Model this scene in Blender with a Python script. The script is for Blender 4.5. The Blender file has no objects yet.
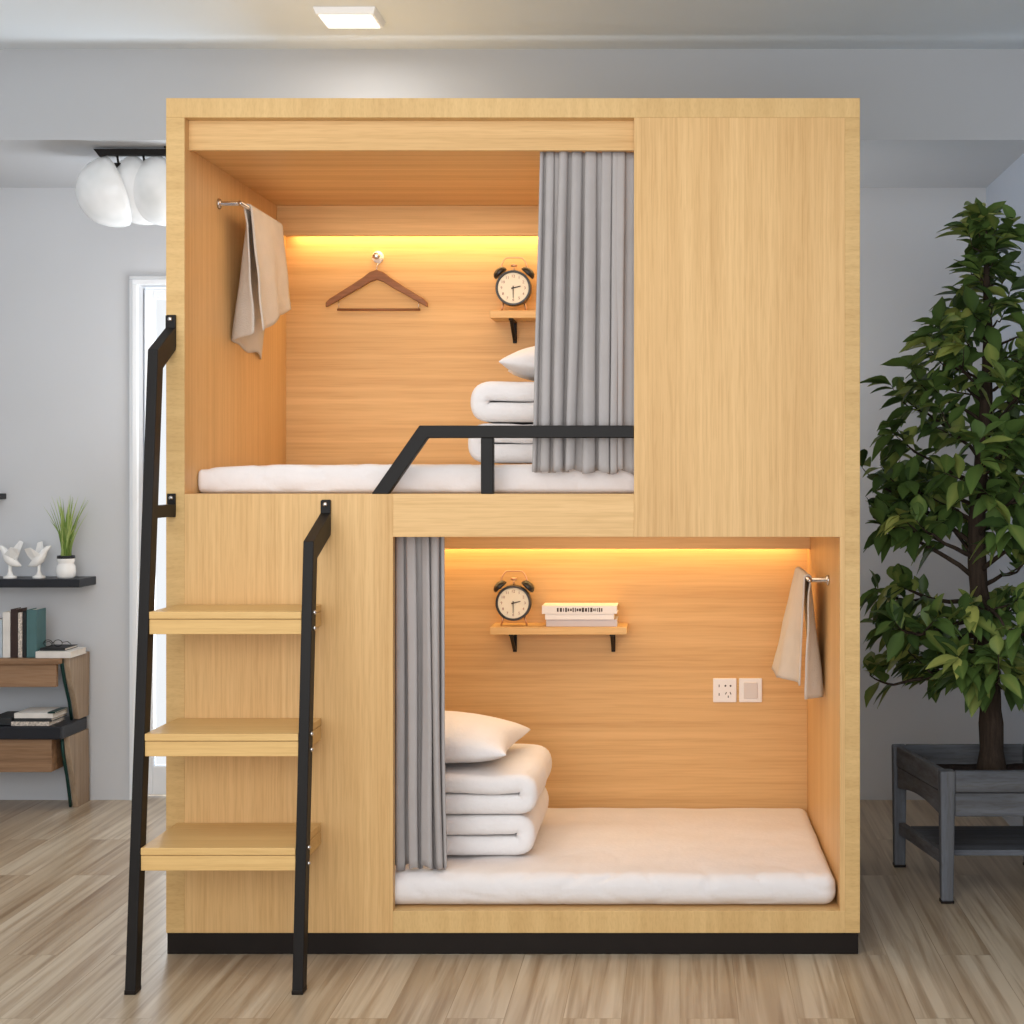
import bpy, bmesh, math, random
from mathutils import Vector, Matrix, noise
R = math.radians
random.seed(7)
scene = bpy.context.scene
COL = scene.collection
scene.view_settings.view_transform = 'Standard'
scene.view_settings.look = 'None'
scene.view_settings.exposure = 0.0

# ------------------------------------------------------------------ camera
F = 1428.57
CAMH = 1.358
cam = bpy.data.cameras.new('camera')
cam.sensor_width = 36.0
cam.lens = 36.0 * F / 1024.0
cam.shift_x = -168.0 / 1024.0
cam.shift_y = -42.0 / 1024.0
co = bpy.data.objects.new('camera', cam)
COL.objects.link(co)
co.location = (0, -4, CAMH)
co.rotation_euler = (R(90), 0, 0)
scene.camera = co


def PX(px, d):
    return (px - 680.0) * (4.0 + d) / F


def PZ(py, d):
    return CAMH + (470.0 - py) * (4.0 + d) / F


# ------------------------------------------------------------------ materials
def lin(c):
    c = c / 255.0
    return c / 12.92 if c <= 0.04045 else ((c + 0.055) / 1.055) ** 2.4


def rgb(r, g, b):
    return (lin(r), lin(g), lin(b), 1.0)


def new_mat(name):
    m = bpy.data.materials.new(name)
    m.use_nodes = True
    nt = m.node_tree
    b = nt.nodes['Principled BSDF']
    return m, nt, b


def N(nt, kind, **kw):
    n = nt.nodes.new(kind)
    for k, v in kw.items():
        setattr(n, k, v)
    return n


def ramp(nt, fac, stops):
    r = N(nt, 'ShaderNodeValToRGB')
    els = r.color_ramp.elements
    while len(els) < len(stops):
        els.new(0.5)
    for e, (p, c) in zip(els, stops):
        e.position = p
        e.color = c
    nt.links.new(fac, r.inputs['Fac'])
    return r


def plain(name, c, rough=0.6, metal=0.0, var=0.06, nscale=14.0, bump=0.0, bscale=200.0, spec=0.3):
    m, nt, b = new_mat(name)
    tc = N(nt, 'ShaderNodeTexCoord')
    no = N(nt, 'ShaderNodeTexNoise')
    no.inputs['Scale'].default_value = nscale
    no.inputs['Detail'].default_value = 3
    nt.links.new(tc.outputs['Object'], no.inputs['Vector'])
    lo = tuple(max(0, x * (1 - var)) for x in c[:3]) + (1,)
    hi = tuple(min(1, x * (1 + var)) for x in c[:3]) + (1,)
    r = ramp(nt, no.outputs['Fac'], [(0.3, lo), (0.7, hi)])
    nt.links.new(r.outputs['Color'], b.inputs['Base Color'])
    b.inputs['Roughness'].default_value = rough
    b.inputs['Metallic'].default_value = metal
    b.inputs['Specular IOR Level'].default_value = spec
    if bump > 0:
        n2 = N(nt, 'ShaderNodeTexNoise')
        n2.inputs['Scale'].default_value = bscale
        nt.links.new(tc.outputs['Object'], n2.inputs['Vector'])
        bp = N(nt, 'ShaderNodeBump')
        bp.inputs['Strength'].default_value = bump
        bp.inputs['Distance'].default_value = 0.01
        nt.links.new(n2.outputs['Fac'], bp.inputs['Height'])
        nt.links.new(bp.outputs['Normal'], b.inputs['Normal'])
    return m


def wood(name, light, dark, axis='Z', rough=0.45, fine=90.0, broad=7.0, along=1.2, contrast=1.0, knots=0.0):
    """straight grain wood, the grain running along one axis"""
    m, nt, b = new_mat(name)
    tc = N(nt, 'ShaderNodeTexCoord')

    def stretched(sc, al, detail, dist=0.0):
        mp = N(nt, 'ShaderNodeMapping')
        s = [sc, sc, sc]
        s['XYZ'.index(axis)] = al
        mp.inputs['Scale'].default_value = s
        nt.links.new(tc.outputs['Object'], mp.inputs['Vector'])
        no = N(nt, 'ShaderNodeTexNoise')
        no.inputs['Scale'].default_value = 1.0
        no.inputs['Detail'].default_value = detail
        no.inputs['Distortion'].default_value = dist
        nt.links.new(mp.outputs['Vector'], no.inputs['Vector'])
        return no
    a = stretched(fine, along, 3)
    c = stretched(broad, along * 0.25, 2, 0.3)
    d = stretched(fine * 3.5, along * 9, 1)
    mid = tuple((x + y) / 2 for x, y in zip(light, dark))

    def mixc(p, q, t):
        return tuple(x * (1 - t) + y * t for x, y in zip(p, q))
    r1 = ramp(nt, a.outputs['Fac'], [(0.28, mixc(light, dark, 0.60 * contrast)), (0.66, light)])
    r2 = ramp(nt, c.outputs['Fac'], [(0.32, mixc((1, 1, 1, 1), (0.86, 0.81, 0.74, 1), contrast)), (0.62, (1, 1, 1, 1))])
    r3 = ramp(nt, d.outputs['Fac'], [(0.36, mixc((1, 1, 1, 1), (0.90, 0.87, 0.82, 1), contrast)), (0.52, (1, 1, 1, 1))])
    mx = N(nt, 'ShaderNodeMixRGB', blend_type='MULTIPLY')
    mx.inputs['Fac'].default_value = 1.0
    nt.links.new(r1.outputs['Color'], mx.inputs['Color1'])
    nt.links.new(r2.outputs['Color'], mx.inputs['Color2'])
    mx2 = N(nt, 'ShaderNodeMixRGB', blend_type='MULTIPLY')
    mx2.inputs['Fac'].default_value = 1.0
    nt.links.new(mx.outputs['Color'], mx2.inputs['Color1'])
    nt.links.new(r3.outputs['Color'], mx2.inputs['Color2'])
    nt.links.new(mx2.outputs['Color'], b.inputs['Base Color'])
    b.inputs['Roughness'].default_value = rough
    b.inputs['Specular IOR Level'].default_value = 0.25
    return m


ASH_L, ASH_D = rgb(226, 186, 129), rgb(192, 147, 88)
INN_L, INN_D = rgb(224, 181, 124), rgb(176, 126, 72)  # same ash with the orange of the berth light put into its colour
M = {}
M['front_v'] = wood('ash_wood_upright_grain', ASH_L, ASH_D, 'Z', contrast=0.72, broad=9)
M['front_h'] = wood('ash_wood_level_grain', ASH_L, ASH_D, 'X', contrast=0.72, broad=9)
M['edge_v'] = wood('ash_wood_edge_cross_grain', rgb(216, 180, 122), rgb(180, 138, 82), 'X', fine=60, broad=12, along=6, contrast=0.6)
M['edge_h'] = wood('ash_wood_edge_short_grain', rgb(220, 184, 126), rgb(186, 144, 88), 'Z', fine=60, broad=12, along=6, contrast=0.55)
M['inner_h'] = wood('glow_tinted_ash_level_grain', INN_L, INN_D, 'X', fine=50, broad=24, along=0.6, contrast=0.6)
M['inner_v'] = wood('glow_tinted_ash_upright_grain', INN_L, INN_D, 'Z', fine=80, contrast=0.5)
M['step'] = wood('ash_step_wood', rgb(222, 184, 122), rgb(192, 148, 88), 'X', contrast=0.55)
M['black_metal'] = plain('black_powder_coated_metal', rgb(27, 24, 22), rough=0.5, spec=0.2)
M['plinth'] = plain('black_brown_plinth', rgb(28, 22, 18), rough=0.5, spec=0.2)
M['steel'] = plain('brushed_steel', rgb(205, 200, 196), rough=0.25, metal=1.0)
M['white_linen'] = plain('white_bed_linen', rgb(228, 222, 219), rough=0.9, var=0.02, bump=0.15, bscale=60, spec=0.1)
M['white_quilt'] = plain('white_quilt_cotton', rgb(234, 230, 228), rough=0.95, var=0.02, bump=0.2, bscale=90, spec=0.1)
M['curtain'] = plain('grey_curtain_cloth', rgb(172, 166, 163), rough=0.9, var=0.03, bump=0.1, bscale=300, spec=0.1)
M['towel'] = plain('beige_towel_cloth', rgb(212, 202, 190), rough=1.0, var=0.04, bump=0.5, bscale=350, spec=0.05)
M['white_plastic'] = plain('white_plastic', rgb(236, 230, 226), rough=0.35, var=0.01)
M['grey_plastic'] = plain('grey_white_plastic', rgb(214, 204, 198), rough=0.4, var=0.01)
M['dark_hole'] = plain('dark_slot', rgb(60, 52, 48), rough=0.7)
M['hanger_wood'] = wood('brown_hanger_wood', rgb(152, 104, 72), rgb(104, 66, 42), 'X', fine=120)
M['clock_black'] = plain('black_enamel', rgb(30, 28, 28), rough=0.3, spec=0.5)
M['dial'] = plain('cream_clock_dial', rgb(236, 226, 204), rough=0.5, var=0.01)
M['ink'] = plain('dark_ink', rgb(70, 60, 56), rough=0.7)
M['red_ink'] = plain('rust_ink', rgb(150, 90, 72), rough=0.7)
M['copper'] = plain('pale_copper', rgb(226, 178, 140), rough=0.3, metal=0.7)
M['paper'] = plain('white_paper_cover', rgb(232, 226, 222), rough=0.6, var=0.02)
M['paper_grey'] = plain('grey_paper_cover', rgb(200, 192, 194), rough=0.6, var=0.02)
M['pages'] = plain('page_edges', rgb(226, 218, 206), rough=0.8, var=0.05, nscale=80)
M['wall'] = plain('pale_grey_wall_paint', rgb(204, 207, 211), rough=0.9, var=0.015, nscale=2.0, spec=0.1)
M['wall_shaded'] = plain('shaded_grey_wall_paint', rgb(176, 184, 196), rough=0.9, var=0.015, nscale=2.0, spec=0.1)  # wall paint with the shade of the right side put into its colour
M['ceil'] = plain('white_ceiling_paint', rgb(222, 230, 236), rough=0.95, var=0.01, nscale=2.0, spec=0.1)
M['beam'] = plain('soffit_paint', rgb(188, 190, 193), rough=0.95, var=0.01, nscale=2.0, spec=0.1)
M['trim'] = plain('white_gloss_trim', rgb(240, 244, 248), rough=0.4, var=0.01)
M['black_shelf'] = plain('black_lacquer', rgb(36, 38, 44), rough=0.35)
M['console_wood'] = wood('brown_console_wood', rgb(164, 132, 104), rgb(112, 84, 62), 'X', fine=60)
M['console_side'] = wood('grey_brown_console_wood', rgb(172, 152, 130), rgb(128, 108, 90), 'Z', fine=60)
M['teal_metal'] = plain('dark_teal_metal', rgb(28, 62, 58), rough=0.35, metal=0.3)
M['porcelain'] = plain('white_porcelain', rgb(238, 238, 236), rough=0.25, var=0.01)
M['soil'] = plain('dark_soil', rgb(48, 34, 28), rough=1.0, var=0.4, nscale=60, bump=1.0, bscale=90)
M['planter'] = wood('grey_weathered_wood', rgb(112, 116, 124), rgb(66, 68, 74), 'X', fine=50, broad=20, along=3, contrast=1.0, rough=0.7)
M['planter_v'] = wood('grey_weathered_wood_upright', rgb(112, 116, 124), rgb(72, 74, 80), 'Z', fine=50, broad=20, along=3, contrast=0.8, rough=0.7)
M['planter_y'] = wood('grey_weathered_wood_depth', rgb(112, 112, 116), rgb(72, 70, 72), 'Y', fine=50, broad=20, along=3, contrast=0.9, rough=0.7)
M['bark'] = wood('dark_bark', rgb(70, 58, 49), rgb(34, 28, 24), 'Z', fine=110, broad=30, along=16, rough=0.95)
for nm, c in (('book_blue', (176, 190, 198)), ('book_white', (224, 220, 214)), ('book_brown', (58, 42, 38)),
              ('book_black', (34, 36, 38)), ('book_teal', (78, 112, 114)), ('book_dark', (46, 48, 50))):
    M[nm] = plain(nm.replace('book', 'book_cover'), rgb(*c), rough=0.55, var=0.08)
M['book_spotted'] = plain('spotted_book_cover', rgb(196, 186, 176), rough=0.6, var=0.5, nscale=120)


def foliage_mat(name, attr, lo, mid, hi, sheen=0.3):
    m, nt, b = new_mat(name)
    at = N(nt, 'ShaderNodeAttribute', attribute_name=attr)
    r = ramp(nt, at.outputs['Fac'], [(0.0, lo), (0.55, mid), (1.0, hi)])
    nt.links.new(r.outputs['Color'], b.inputs['Base Color'])
    b.inputs['Roughness'].default_value = 0.42
    b.inputs['Specular IOR Level'].default_value = sheen
    tr = N(nt, 'ShaderNodeBsdfTranslucent')
    nt.links.new(r.outputs['Color'], tr.inputs['Color'])
    mx = N(nt, 'ShaderNodeMixShader')
    mx.inputs['Fac'].default_value = 0.22
    out = nt.nodes['Material Output']
    nt.links.new(b.outputs[0], mx.inputs[1])
    nt.links.new(tr.outputs[0], mx.inputs[2])
    nt.links.new(mx.outputs[0], out.inputs['Surface'])
    return m


M['leaf'] = foliage_mat('green_leaf', 'tone', rgb(44, 66, 36), rgb(98, 124, 62), rgb(190, 192, 104))
M['grass'] = foliage_mat('grass_blade', 'tone', rgb(86, 122, 52), rgb(126, 156, 72), rgb(190, 206, 132))


def emit_mat(name, c, s):
    m, nt, b = new_mat(name)
    tc = N(nt, 'ShaderNodeTexCoord')
    no = N(nt, 'ShaderNodeTexNoise')
    nt.links.new(tc.outputs['Object'], no.inputs['Vector'])
    r = ramp(nt, no.outputs['Fac'], [(0.0, c), (1.0, c)])
    nt.links.new(r.outputs['Color'], b.inputs['Base Color'])
    nt.links.new(r.outputs['Color'], b.inputs['Emission Color'])
    b.inputs['Emission Strength'].default_value = s
    return m


M['lamp_panel'] = emit_mat('lit_diffuser', (1, 1, 1, 1), 1.0)
M['led'] = emit_mat('warm_light_strip', (1.0, 0.78, 0.36, 1), 4.0)


def milk_glass():
    m, nt, b = new_mat('frosted_white_glass')
    tc = N(nt, 'ShaderNodeTexCoord')
    no = N(nt, 'ShaderNodeTexNoise')
    no.inputs['Scale'].default_value = 9
    nt.links.new(tc.outputs['Object'], no.inputs['Vector'])
    r = ramp(nt, no.outputs['Fac'], [(0.35, rgb(232, 234, 234)), (0.65, rgb(250, 250, 250))])
    nt.links.new(r.outputs['Color'], b.inputs['Base Color'])
    b.inputs['Roughness'].default_value = 0.2
    b.inputs['Emission Color'].default_value = (1, 1, 1, 1)
    b.inputs['Emission Strength'].default_value = 0.06
    tr = N(nt, 'ShaderNodeBsdfTransparent')
    mx = N(nt, 'ShaderNodeMixShader')
    mx.inputs['Fac'].default_value = 0.32
    nt.links.new(b.outputs[0], mx.inputs[1])
    nt.links.new(tr.outputs[0], mx.inputs[2])
    nt.links.new(mx.outputs[0], nt.nodes['Material Output'].inputs['Surface'])
    return m


M['milk_glass'] = milk_glass()


def clear_glass():
    m, nt, b = new_mat('clear_window_glass')
    gl = N(nt, 'ShaderNodeBsdfGlossy')
    gl.inputs['Roughness'].default_value = 0.03
    tr = N(nt, 'ShaderNodeBsdfTransparent')
    fr = N(nt, 'ShaderNodeFresnel')
    mx = N(nt, 'ShaderNodeMixShader')
    nt.links.new(fr.outputs[0], mx.inputs['Fac'])
    nt.links.new(tr.outputs[0], mx.inputs[1])
    nt.links.new(gl.outputs[0], mx.inputs[2])
    nt.links.new(mx.outputs[0], nt.nodes['Material Output'].inputs['Surface'])
    return m


M['glass'] = clear_glass()


def floor_mat():
    m, nt, b = new_mat('bleached_oak_planks')
    tc = N(nt, 'ShaderNodeTexCoord')
    sep = N(nt, 'ShaderNodeSeparateXYZ')
    nt.links.new(tc.outputs['Object'], sep.inputs[0])
    cmb = N(nt, 'ShaderNodeCombineXYZ')
    nt.links.new(sep.outputs['Y'], cmb.inputs['X'])
    nt.links.new(sep.outputs['X'], cmb.inputs['Y'])
    br = N(nt, 'ShaderNodeTexBrick')
    br.offset = 0.37
    br.inputs['Scale'].default_value = 1.0
    br.inputs['Mortar Size'].default_value = 0.0012
    br.inputs['Mortar Smooth'].default_value = 0.4
    br.inputs['Brick Width'].default_value = 1.25
    br.inputs['Row Height'].default_value = 0.145
    br.inputs['Color1'].default_value = (0.0, 0.0, 0.0, 1)
    br.inputs['Color2'].default_value = (1, 1, 1, 1)
    br.inputs['Mortar'].default_value = (0.25, 0.25, 0.25, 1)
    nt.links.new(cmb.outputs[0], br.inputs['Vector'])
    # grain shifted per plank
    wn = N(nt, 'ShaderNodeVectorMath', operation='SCALE')
    wn.inputs['Scale'].default_value = 7.0
    nt.links.new(br.outputs['Color'], wn.inputs[0])
    ad = N(nt, 'ShaderNodeVectorMath', operation='ADD')
    nt.links.new(tc.outputs['Object'], ad.inputs[0])
    nt.links.new(wn.outputs[0], ad.inputs[1])

    def st(sx, sy, det, dist):
        mp = N(nt, 'ShaderNodeMapping')
        mp.inputs['Scale'].default_value = (sx, sy, 1)
        nt.links.new(ad.outputs[0], mp.inputs['Vector'])
        no = N(nt, 'ShaderNodeTexNoise')
        no.inputs['Scale'].default_value = 1.0
        no.inputs['Detail'].default_value = det
        no.inputs['Distortion'].default_value = dist
        nt.links.new(mp.outputs['Vector'], no.inputs['Vector'])
        return no
    a = st(46, 1.4, 4, 0.5)
    c = st(13, 0.6, 3, 0.9)
    base = ramp(nt, br.outputs['Color'], [(0.0, rgb(180, 160, 134)), (0.5, rgb(190, 172, 146)), (1.0, rgb(201, 185, 161))])
    r1 = ramp(nt, a.outputs['Fac'], [(0.34, (0.56, 0.48, 0.41, 1)), (0.56, (1, 1, 1, 1))])
    r2 = ramp(nt, c.outputs['Fac'], [(0.36, (0.70, 0.63, 0.56, 1)), (0.58, (1, 1, 1, 1))])
    m1 = N(nt, 'ShaderNodeMixRGB', blend_type='MULTIPLY')
    m1.inputs['Fac'].default_value = 0.75
    nt.links.new(base.outputs[0], m1.inputs['Color1'])
    nt.links.new(r1.outputs[0], m1.inputs['Color2'])
    m2 = N(nt, 'ShaderNodeMixRGB', blend_type='MULTIPLY')
    m2.inputs['Fac'].default_value = 0.8
    nt.links.new(m1.outputs[0], m2.inputs['Color1'])
    nt.links.new(r2.outputs[0], m2.inputs['Color2'])
    m3 = N(nt, 'ShaderNodeMixRGB', blend_type='MULTIPLY')
    nt.links.new(br.outputs['Fac'], m3.inputs['Fac'])
    m3.inputs['Color2'].default_value = (0.8, 0.76, 0.72, 1)
    nt.links.new(m2.outputs[0], m3.inputs['Color1'])
    nt.links.new(m3.outputs[0], b.inputs['Base Color'])
    b.inputs['Roughness'].default_value = 0.30
    b.inputs['Specular IOR Level'].default_value = 0.5
    return m


M['floor'] = floor_mat()


# ------------------------------------------------------------------ mesh helpers
def add_box(bm, x0, x1, y0, y1, z0, z1):
    vs = [bm.verts.new(p) for p in ((x0, y0, z0), (x1, y0, z0), (x1, y1, z0), (x0, y1, z0),
                                    (x0, y0, z1), (x1, y0, z1), (x1, y1, z1), (x0, y1, z1))]
    for f in ((0, 3, 2, 1), (4, 5, 6, 7), (0, 1, 5, 4), (1, 2, 6, 5), (2, 3, 7, 6), (3, 0, 4, 7)):
        bm.faces.new([vs[i] for i in f])
    return vs


def add_hexa(bm, pts):
    """eight corners, bottom four then top four"""
    vs = [bm.verts.new(p) for p in pts]
    for f in ((0, 3, 2, 1), (4, 5, 6, 7), (0, 1, 5, 4), (1, 2, 6, 5), (2, 3, 7, 6), (3, 0, 4, 7)):
        bm.faces.new([vs[i] for i in f])


def add_prism(bm, pts, v):
    """polygon pts (3-D) pushed along vector v"""
    v = Vector(v)
    a = [bm.verts.new(p) for p in pts]
    b = [bm.verts.new(Vector(p) + v) for p in pts]
    n = len(pts)
    bm.faces.new(a[::-1])
    bm.faces.new(b)
    for i in range(n):
        bm.faces.new((a[i], a[(i + 1) % n], b[(i + 1) % n], b[i]))


def add_tube(bm, pts, rad, seg=10, cap=True):
    pts = [Vector(p) for p in pts]
    rads = rad if isinstance(rad, (list, tuple)) else [rad] * len(pts)
    rings = []
    up = Vector((0.123, 0.456, 0.88)).normalized()
    prev = None
    for i, p in enumerate(pts):
        t = (pts[min(i + 1, len(pts) - 1)] - pts[max(i - 1, 0)]).normalized()
        if prev is None:
            n = t.cross(up)
            if n.length < 1e-3:
                n = t.cross(Vector((1, 0, 0)))
        else:
            n = prev - t * prev.dot(t)
        n.normalize()
        prev = n
        bnorm = t.cross(n)
        rings.append([bm.verts.new(p + (n * math.cos(2 * math.pi * k / seg) + bnorm * math.sin(2 * math.pi * k / seg)) * rads[i]) for k in range(seg)])
    for a, b in zip(rings, rings[1:]):
        for k in range(seg):
            bm.faces.new((a[k], a[(k + 1) % seg], b[(k + 1) % seg], b[k]))
    if cap:
        bm.faces.new(rings[0][::-1])
        bm.faces.new(rings[-1])


def add_lathe(bm, prof, mat4=None, seg=32):
    """profile [(radius, height)] about local z, placed with a matrix"""
    mat4 = mat4 or Matrix.Identity(4)
    rings = []
    for r, h in prof:
        if r < 1e-6:
            rings.append([bm.verts.new(mat4 @ Vector((0, 0, h)))])
        else:
            rings.append([bm.verts.new(mat4 @ Vector((r * math.cos(2 * math.pi * k / seg), r * math.sin(2 * math.pi * k / seg), h))) for k in range(seg)])
    for a, b in zip(rings, rings[1:]):
        if len(a) == 1 and len(b) == 1:
            continue
        for k in range(seg):
            k2 = (k + 1) % seg
            if len(a) == 1:
                bm.faces.new((a[0], b[k2], b[k]))
            elif len(b) == 1:
                bm.faces.new((a[k], a[k2], b[0]))
            else:
                bm.faces.new((a[k], a[k2], b[k2], b[k]))


def aim(loc, direction):
    q = Vector(direction).normalized().to_track_quat('Z', 'Y')
    return Matrix.Translation(loc) @ q.to_matrix().to_4x4()


ORIG = {}


def obj(name, bm, mat, parent=None, smooth=False, bevel=0.0, loc=None, recalc=True):
    """the mesh is given in world space; its origin goes to loc or to its parent's origin"""
    if recalc:
        bmesh.ops.recalc_face_normals(bm, faces=bm.faces)
    me = bpy.data.meshes.new(name)
    base = Vector(ORIG[parent.name]) if parent is not None else Vector((0, 0, 0))
    if parent is None:
        if loc is None:
            xs = [v.co for v in bm.verts]
            lo = Vector((min(v.x for v in xs), min(v.y for v in xs), min(v.z for v in xs)))
            hi = Vector((max(v.x for v in xs), max(v.y for v in xs), max(v.z for v in xs)))
            loc = Vector(((lo.x + hi.x) / 2, (lo.y + hi.y) / 2, lo.z))
        base = Vector(loc)
    bmesh.ops.translate(bm, vec=-base, verts=bm.verts)
    bm.to_mesh(me)
    bm.free()
    if smooth:
        for p in me.polygons:
            p.use_smooth = True
    me.materials.append(mat)
    o = bpy.data.objects.new(name, me)
    COL.objects.link(o)
    ORIG[o.name] = tuple(base)
    if parent is not None:
        o.parent = parent
    else:
        o.location = base
    if bevel > 0:
        md = o.modifiers.new('edge', 'BEVEL')
        md.width = bevel
        md.segments = 2
        md.limit_method = 'ANGLE'
        md.angle_limit = R(40)
    return o


def box(name, x0, x1, y0, y1, z0, z1, mat, parent=None, bevel=0.002, **kw):
    bm = bmesh.new()
    add_box(bm, x0, x1, y0, y1, z0, z1)
    return obj(name, bm, mat, parent, bevel=bevel, **kw)


def thing(name, label, cat, loc, group=None):
    o = bpy.data.objects.new(name, None)
    COL.objects.link(o)
    o.empty_display_size = 0.05
    o.location = loc
    ORIG[o.name] = tuple(loc)
    return tag(o, label, cat, group)


def tag(o, label, cat, group=None):
    o['label'] = label
    o['category'] = cat
    if group:
        o['group'] = group
    return o


def struct(o):
    o['kind'] = 'structure'
    return o


def dup(root, loc, label, group=None):
    r = root.copy()
    COL.objects.link(r)
    r.location = loc
    r['label'] = label
    if group:
        r['group'] = group
    ORIG[r.name] = tuple(loc)
    for ch in list(root.children):
        c = ch.copy()
        COL.objects.link(c)
        c.parent = r
        for g in list(ch.children):
            d = g.copy()
            COL.objects.link(d)
            d.parent = c
    return r


def axis_samples(h, r, n):
    """grid lines from -h to h, dense within r of either end"""
    e = [-h + r * (1 - math.cos(math.pi / 2 * k / 6)) for k in range(7)]
    mid = [-h + r + (2 * h - 2 * r) * k / n for k in range(1, n)]
    return e + mid + [-v for v in reversed(e)]


def round_box_bm(cx, cy, cz, hx, hy, hz, r, nx=40, ny=24, nz=1, fn=None):
    bm = bmesh.new()
    ax = axis_samples(hx, r, nx), axis_samples(hy, r, ny), axis_samples(hz, min(r, hz * 0.999), max(1, nz))
    h = (hx, hy, hz)
    cache = {}

    def vert(p):
        key = tuple(round(c, 6) for c in p)
        if key in cache:
            return cache[key]
        inner = [max(-hh + min(r, hh * 0.999), min(hh - min(r, hh * 0.999), c)) for c, hh in zip(p, h)]
        d = Vector(p) - Vector(inner)
        q = Vector(inner)
        if d.length > 1e-9:
            rr = Vector([min(r, hh * 0.999) for hh in h])
            dn = d.normalized()
            q = q + Vector((dn.x * rr.x, dn.y * rr.y, dn.z * rr.z))
        if fn:
            q = fn(q)
        cache[key] = bm.verts.new(q + Vector((cx, cy, cz)))
        return cache[key]
    for k in range(3):
        i, j = (k + 1) % 3, (k + 2) % 3
        for s in (-1, 1):
            A, B = ax[i], ax[j]
            for u0, u1 in zip(A, A[1:]):
                for v0, v1 in zip(B, B[1:]):
                    q = []
                    for (u, v) in ((u0, v0), (u1, v0), (u1, v1), (u0, v1)):
                        p = [0, 0, 0]
                        p[k], p[i], p[j] = s * h[k], u, v
                        q.append(vert(p))
                    if len(set(q)) == 4:
                        try:
                            bm.faces.new(q)
                        except ValueError:
                            pass
    return bm


# ================================================================== SETTING
bm = bmesh.new()
add_box(bm, -3.5, 1.36, -4.6, 2.0, -0.1, 0.0)
struct(obj('floor', bm, M['floor'], loc=(0, 0, 0)))
WALL_Y = 1.88
DX0, DX1, DZ = PX(139, WALL_Y), -1.30, PZ(285, WALL_Y)
bm = bmesh.new()
add_box(bm, -3.5, DX0, WALL_Y, 2.0, 0, 2.6)
add_box(bm, DX0, DX1, WALL_Y, 2.0, DZ, 2.6)
add_box(bm, DX1, 1.36, WALL_Y, 2.0, 0, 2.6)
struct(obj('wall_back', bm, M['wall'], loc=(0, WALL_Y, 0)))
bm = bmesh.new()
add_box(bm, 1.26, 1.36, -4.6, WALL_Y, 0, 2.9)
struct(obj('wall_right', bm, M['wall_shaded'], loc=(1.26, 0, 0)))
bm = bmesh.new()
add_box(bm, -3.5, -3.4, -4.6, WALL_Y, 0, 2.9)
struct(obj('wall_left', bm, M['wall'], loc=(-3.4, 0, 0)))
bm = bmesh.new()
add_box(bm, -3.5, 1.36, -4.6, 2.0, 2.84, 2.94)
struct(obj('ceiling', bm, M['ceil'], loc=(0, 0, 2.84)))
bm = bmesh.new()
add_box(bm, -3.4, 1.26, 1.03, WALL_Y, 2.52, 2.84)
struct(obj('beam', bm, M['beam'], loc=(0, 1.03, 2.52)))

# glazed door in the back wall
bm = bmesh.new()
for (a, b_, y0) in ((0.036, 0.020, WALL_Y - 0.012), (0.022, 0.0, WALL_Y - 0.02)):
    add_box(bm, DX0 - a, DX0 - b_, y0, WALL_Y + 0.001, 0, DZ + b_)
    add_box(bm, DX1 + b_, DX1 + a, y0, WALL_Y + 0.001, 0, DZ + b_)
    add_box(bm, DX0 - a, DX1 + a, y0, WALL_Y + 0.001, DZ + b_, DZ + a)
dr = struct(obj('door_1', bm, M['trim'], bevel=0.003, loc=(DX0, WALL_Y, 0)))
bm = bmesh.new()
lx0, lx1 = DX0 + 0.006, DX1 - 0.012
add_box(bm, lx0, lx0 + 0.035, 1.92, 1.96, 0.012, DZ - 0.012)
add_box(bm, lx1 - 0.055, lx1, 1.92, 1.96, 0.012, DZ - 0.012)
add_box(bm, lx0 + 0.035, lx1 - 0.055, 1.92, 1.96, DZ - 0.05, DZ - 0.012)
add_box(bm, lx0 + 0.035, lx1 - 0.055, 1.92, 1.96, 0.012, 0.13)
lf = obj('door_leaf', bm, M['trim'], dr, bevel=0.004)
bm = bmesh.new()
add_box(bm, lx0 + 0.035, lx1 - 0.055, 1.937, 1.943, 0.13, DZ - 0.05)
obj('pane', bm, M['glass'], lf)

# ================================================================== BUNK BED
XL, XR = PX(166, 0), PX(860, 0)          # outer sides
XLI, XRI = PX(184.5, 0), PX(840, 0)      # inner sides
XM = PX(634, 0)                          # edge of the upper opening
XO = PX(393, 0)                          # edge of the lower opening
ZB, ZT = PZ(933, 0), PZ(98, 0)
ZTI = PZ(117.5, 0)
ZU = PZ(494, 0)                          # sill of the upper opening
ZLT = PZ(537, 0)                         # head of the lower opening
ZLB = PZ(911, 0)                         # sill of the lower opening
DB = 1.03                                # inner depth
TH = 0.03
bed = thing('capsule_bunk_bed', 'tall pale ash wood two-berth capsule bunk bed on black plinth', 'bunk bed', (-0.47, 0.5, 0))
box('plinth', XL + 0.001, XR - 0.004, 0.006, 1.05, 0, ZB, M['plinth'], bed, 0.002)
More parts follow.
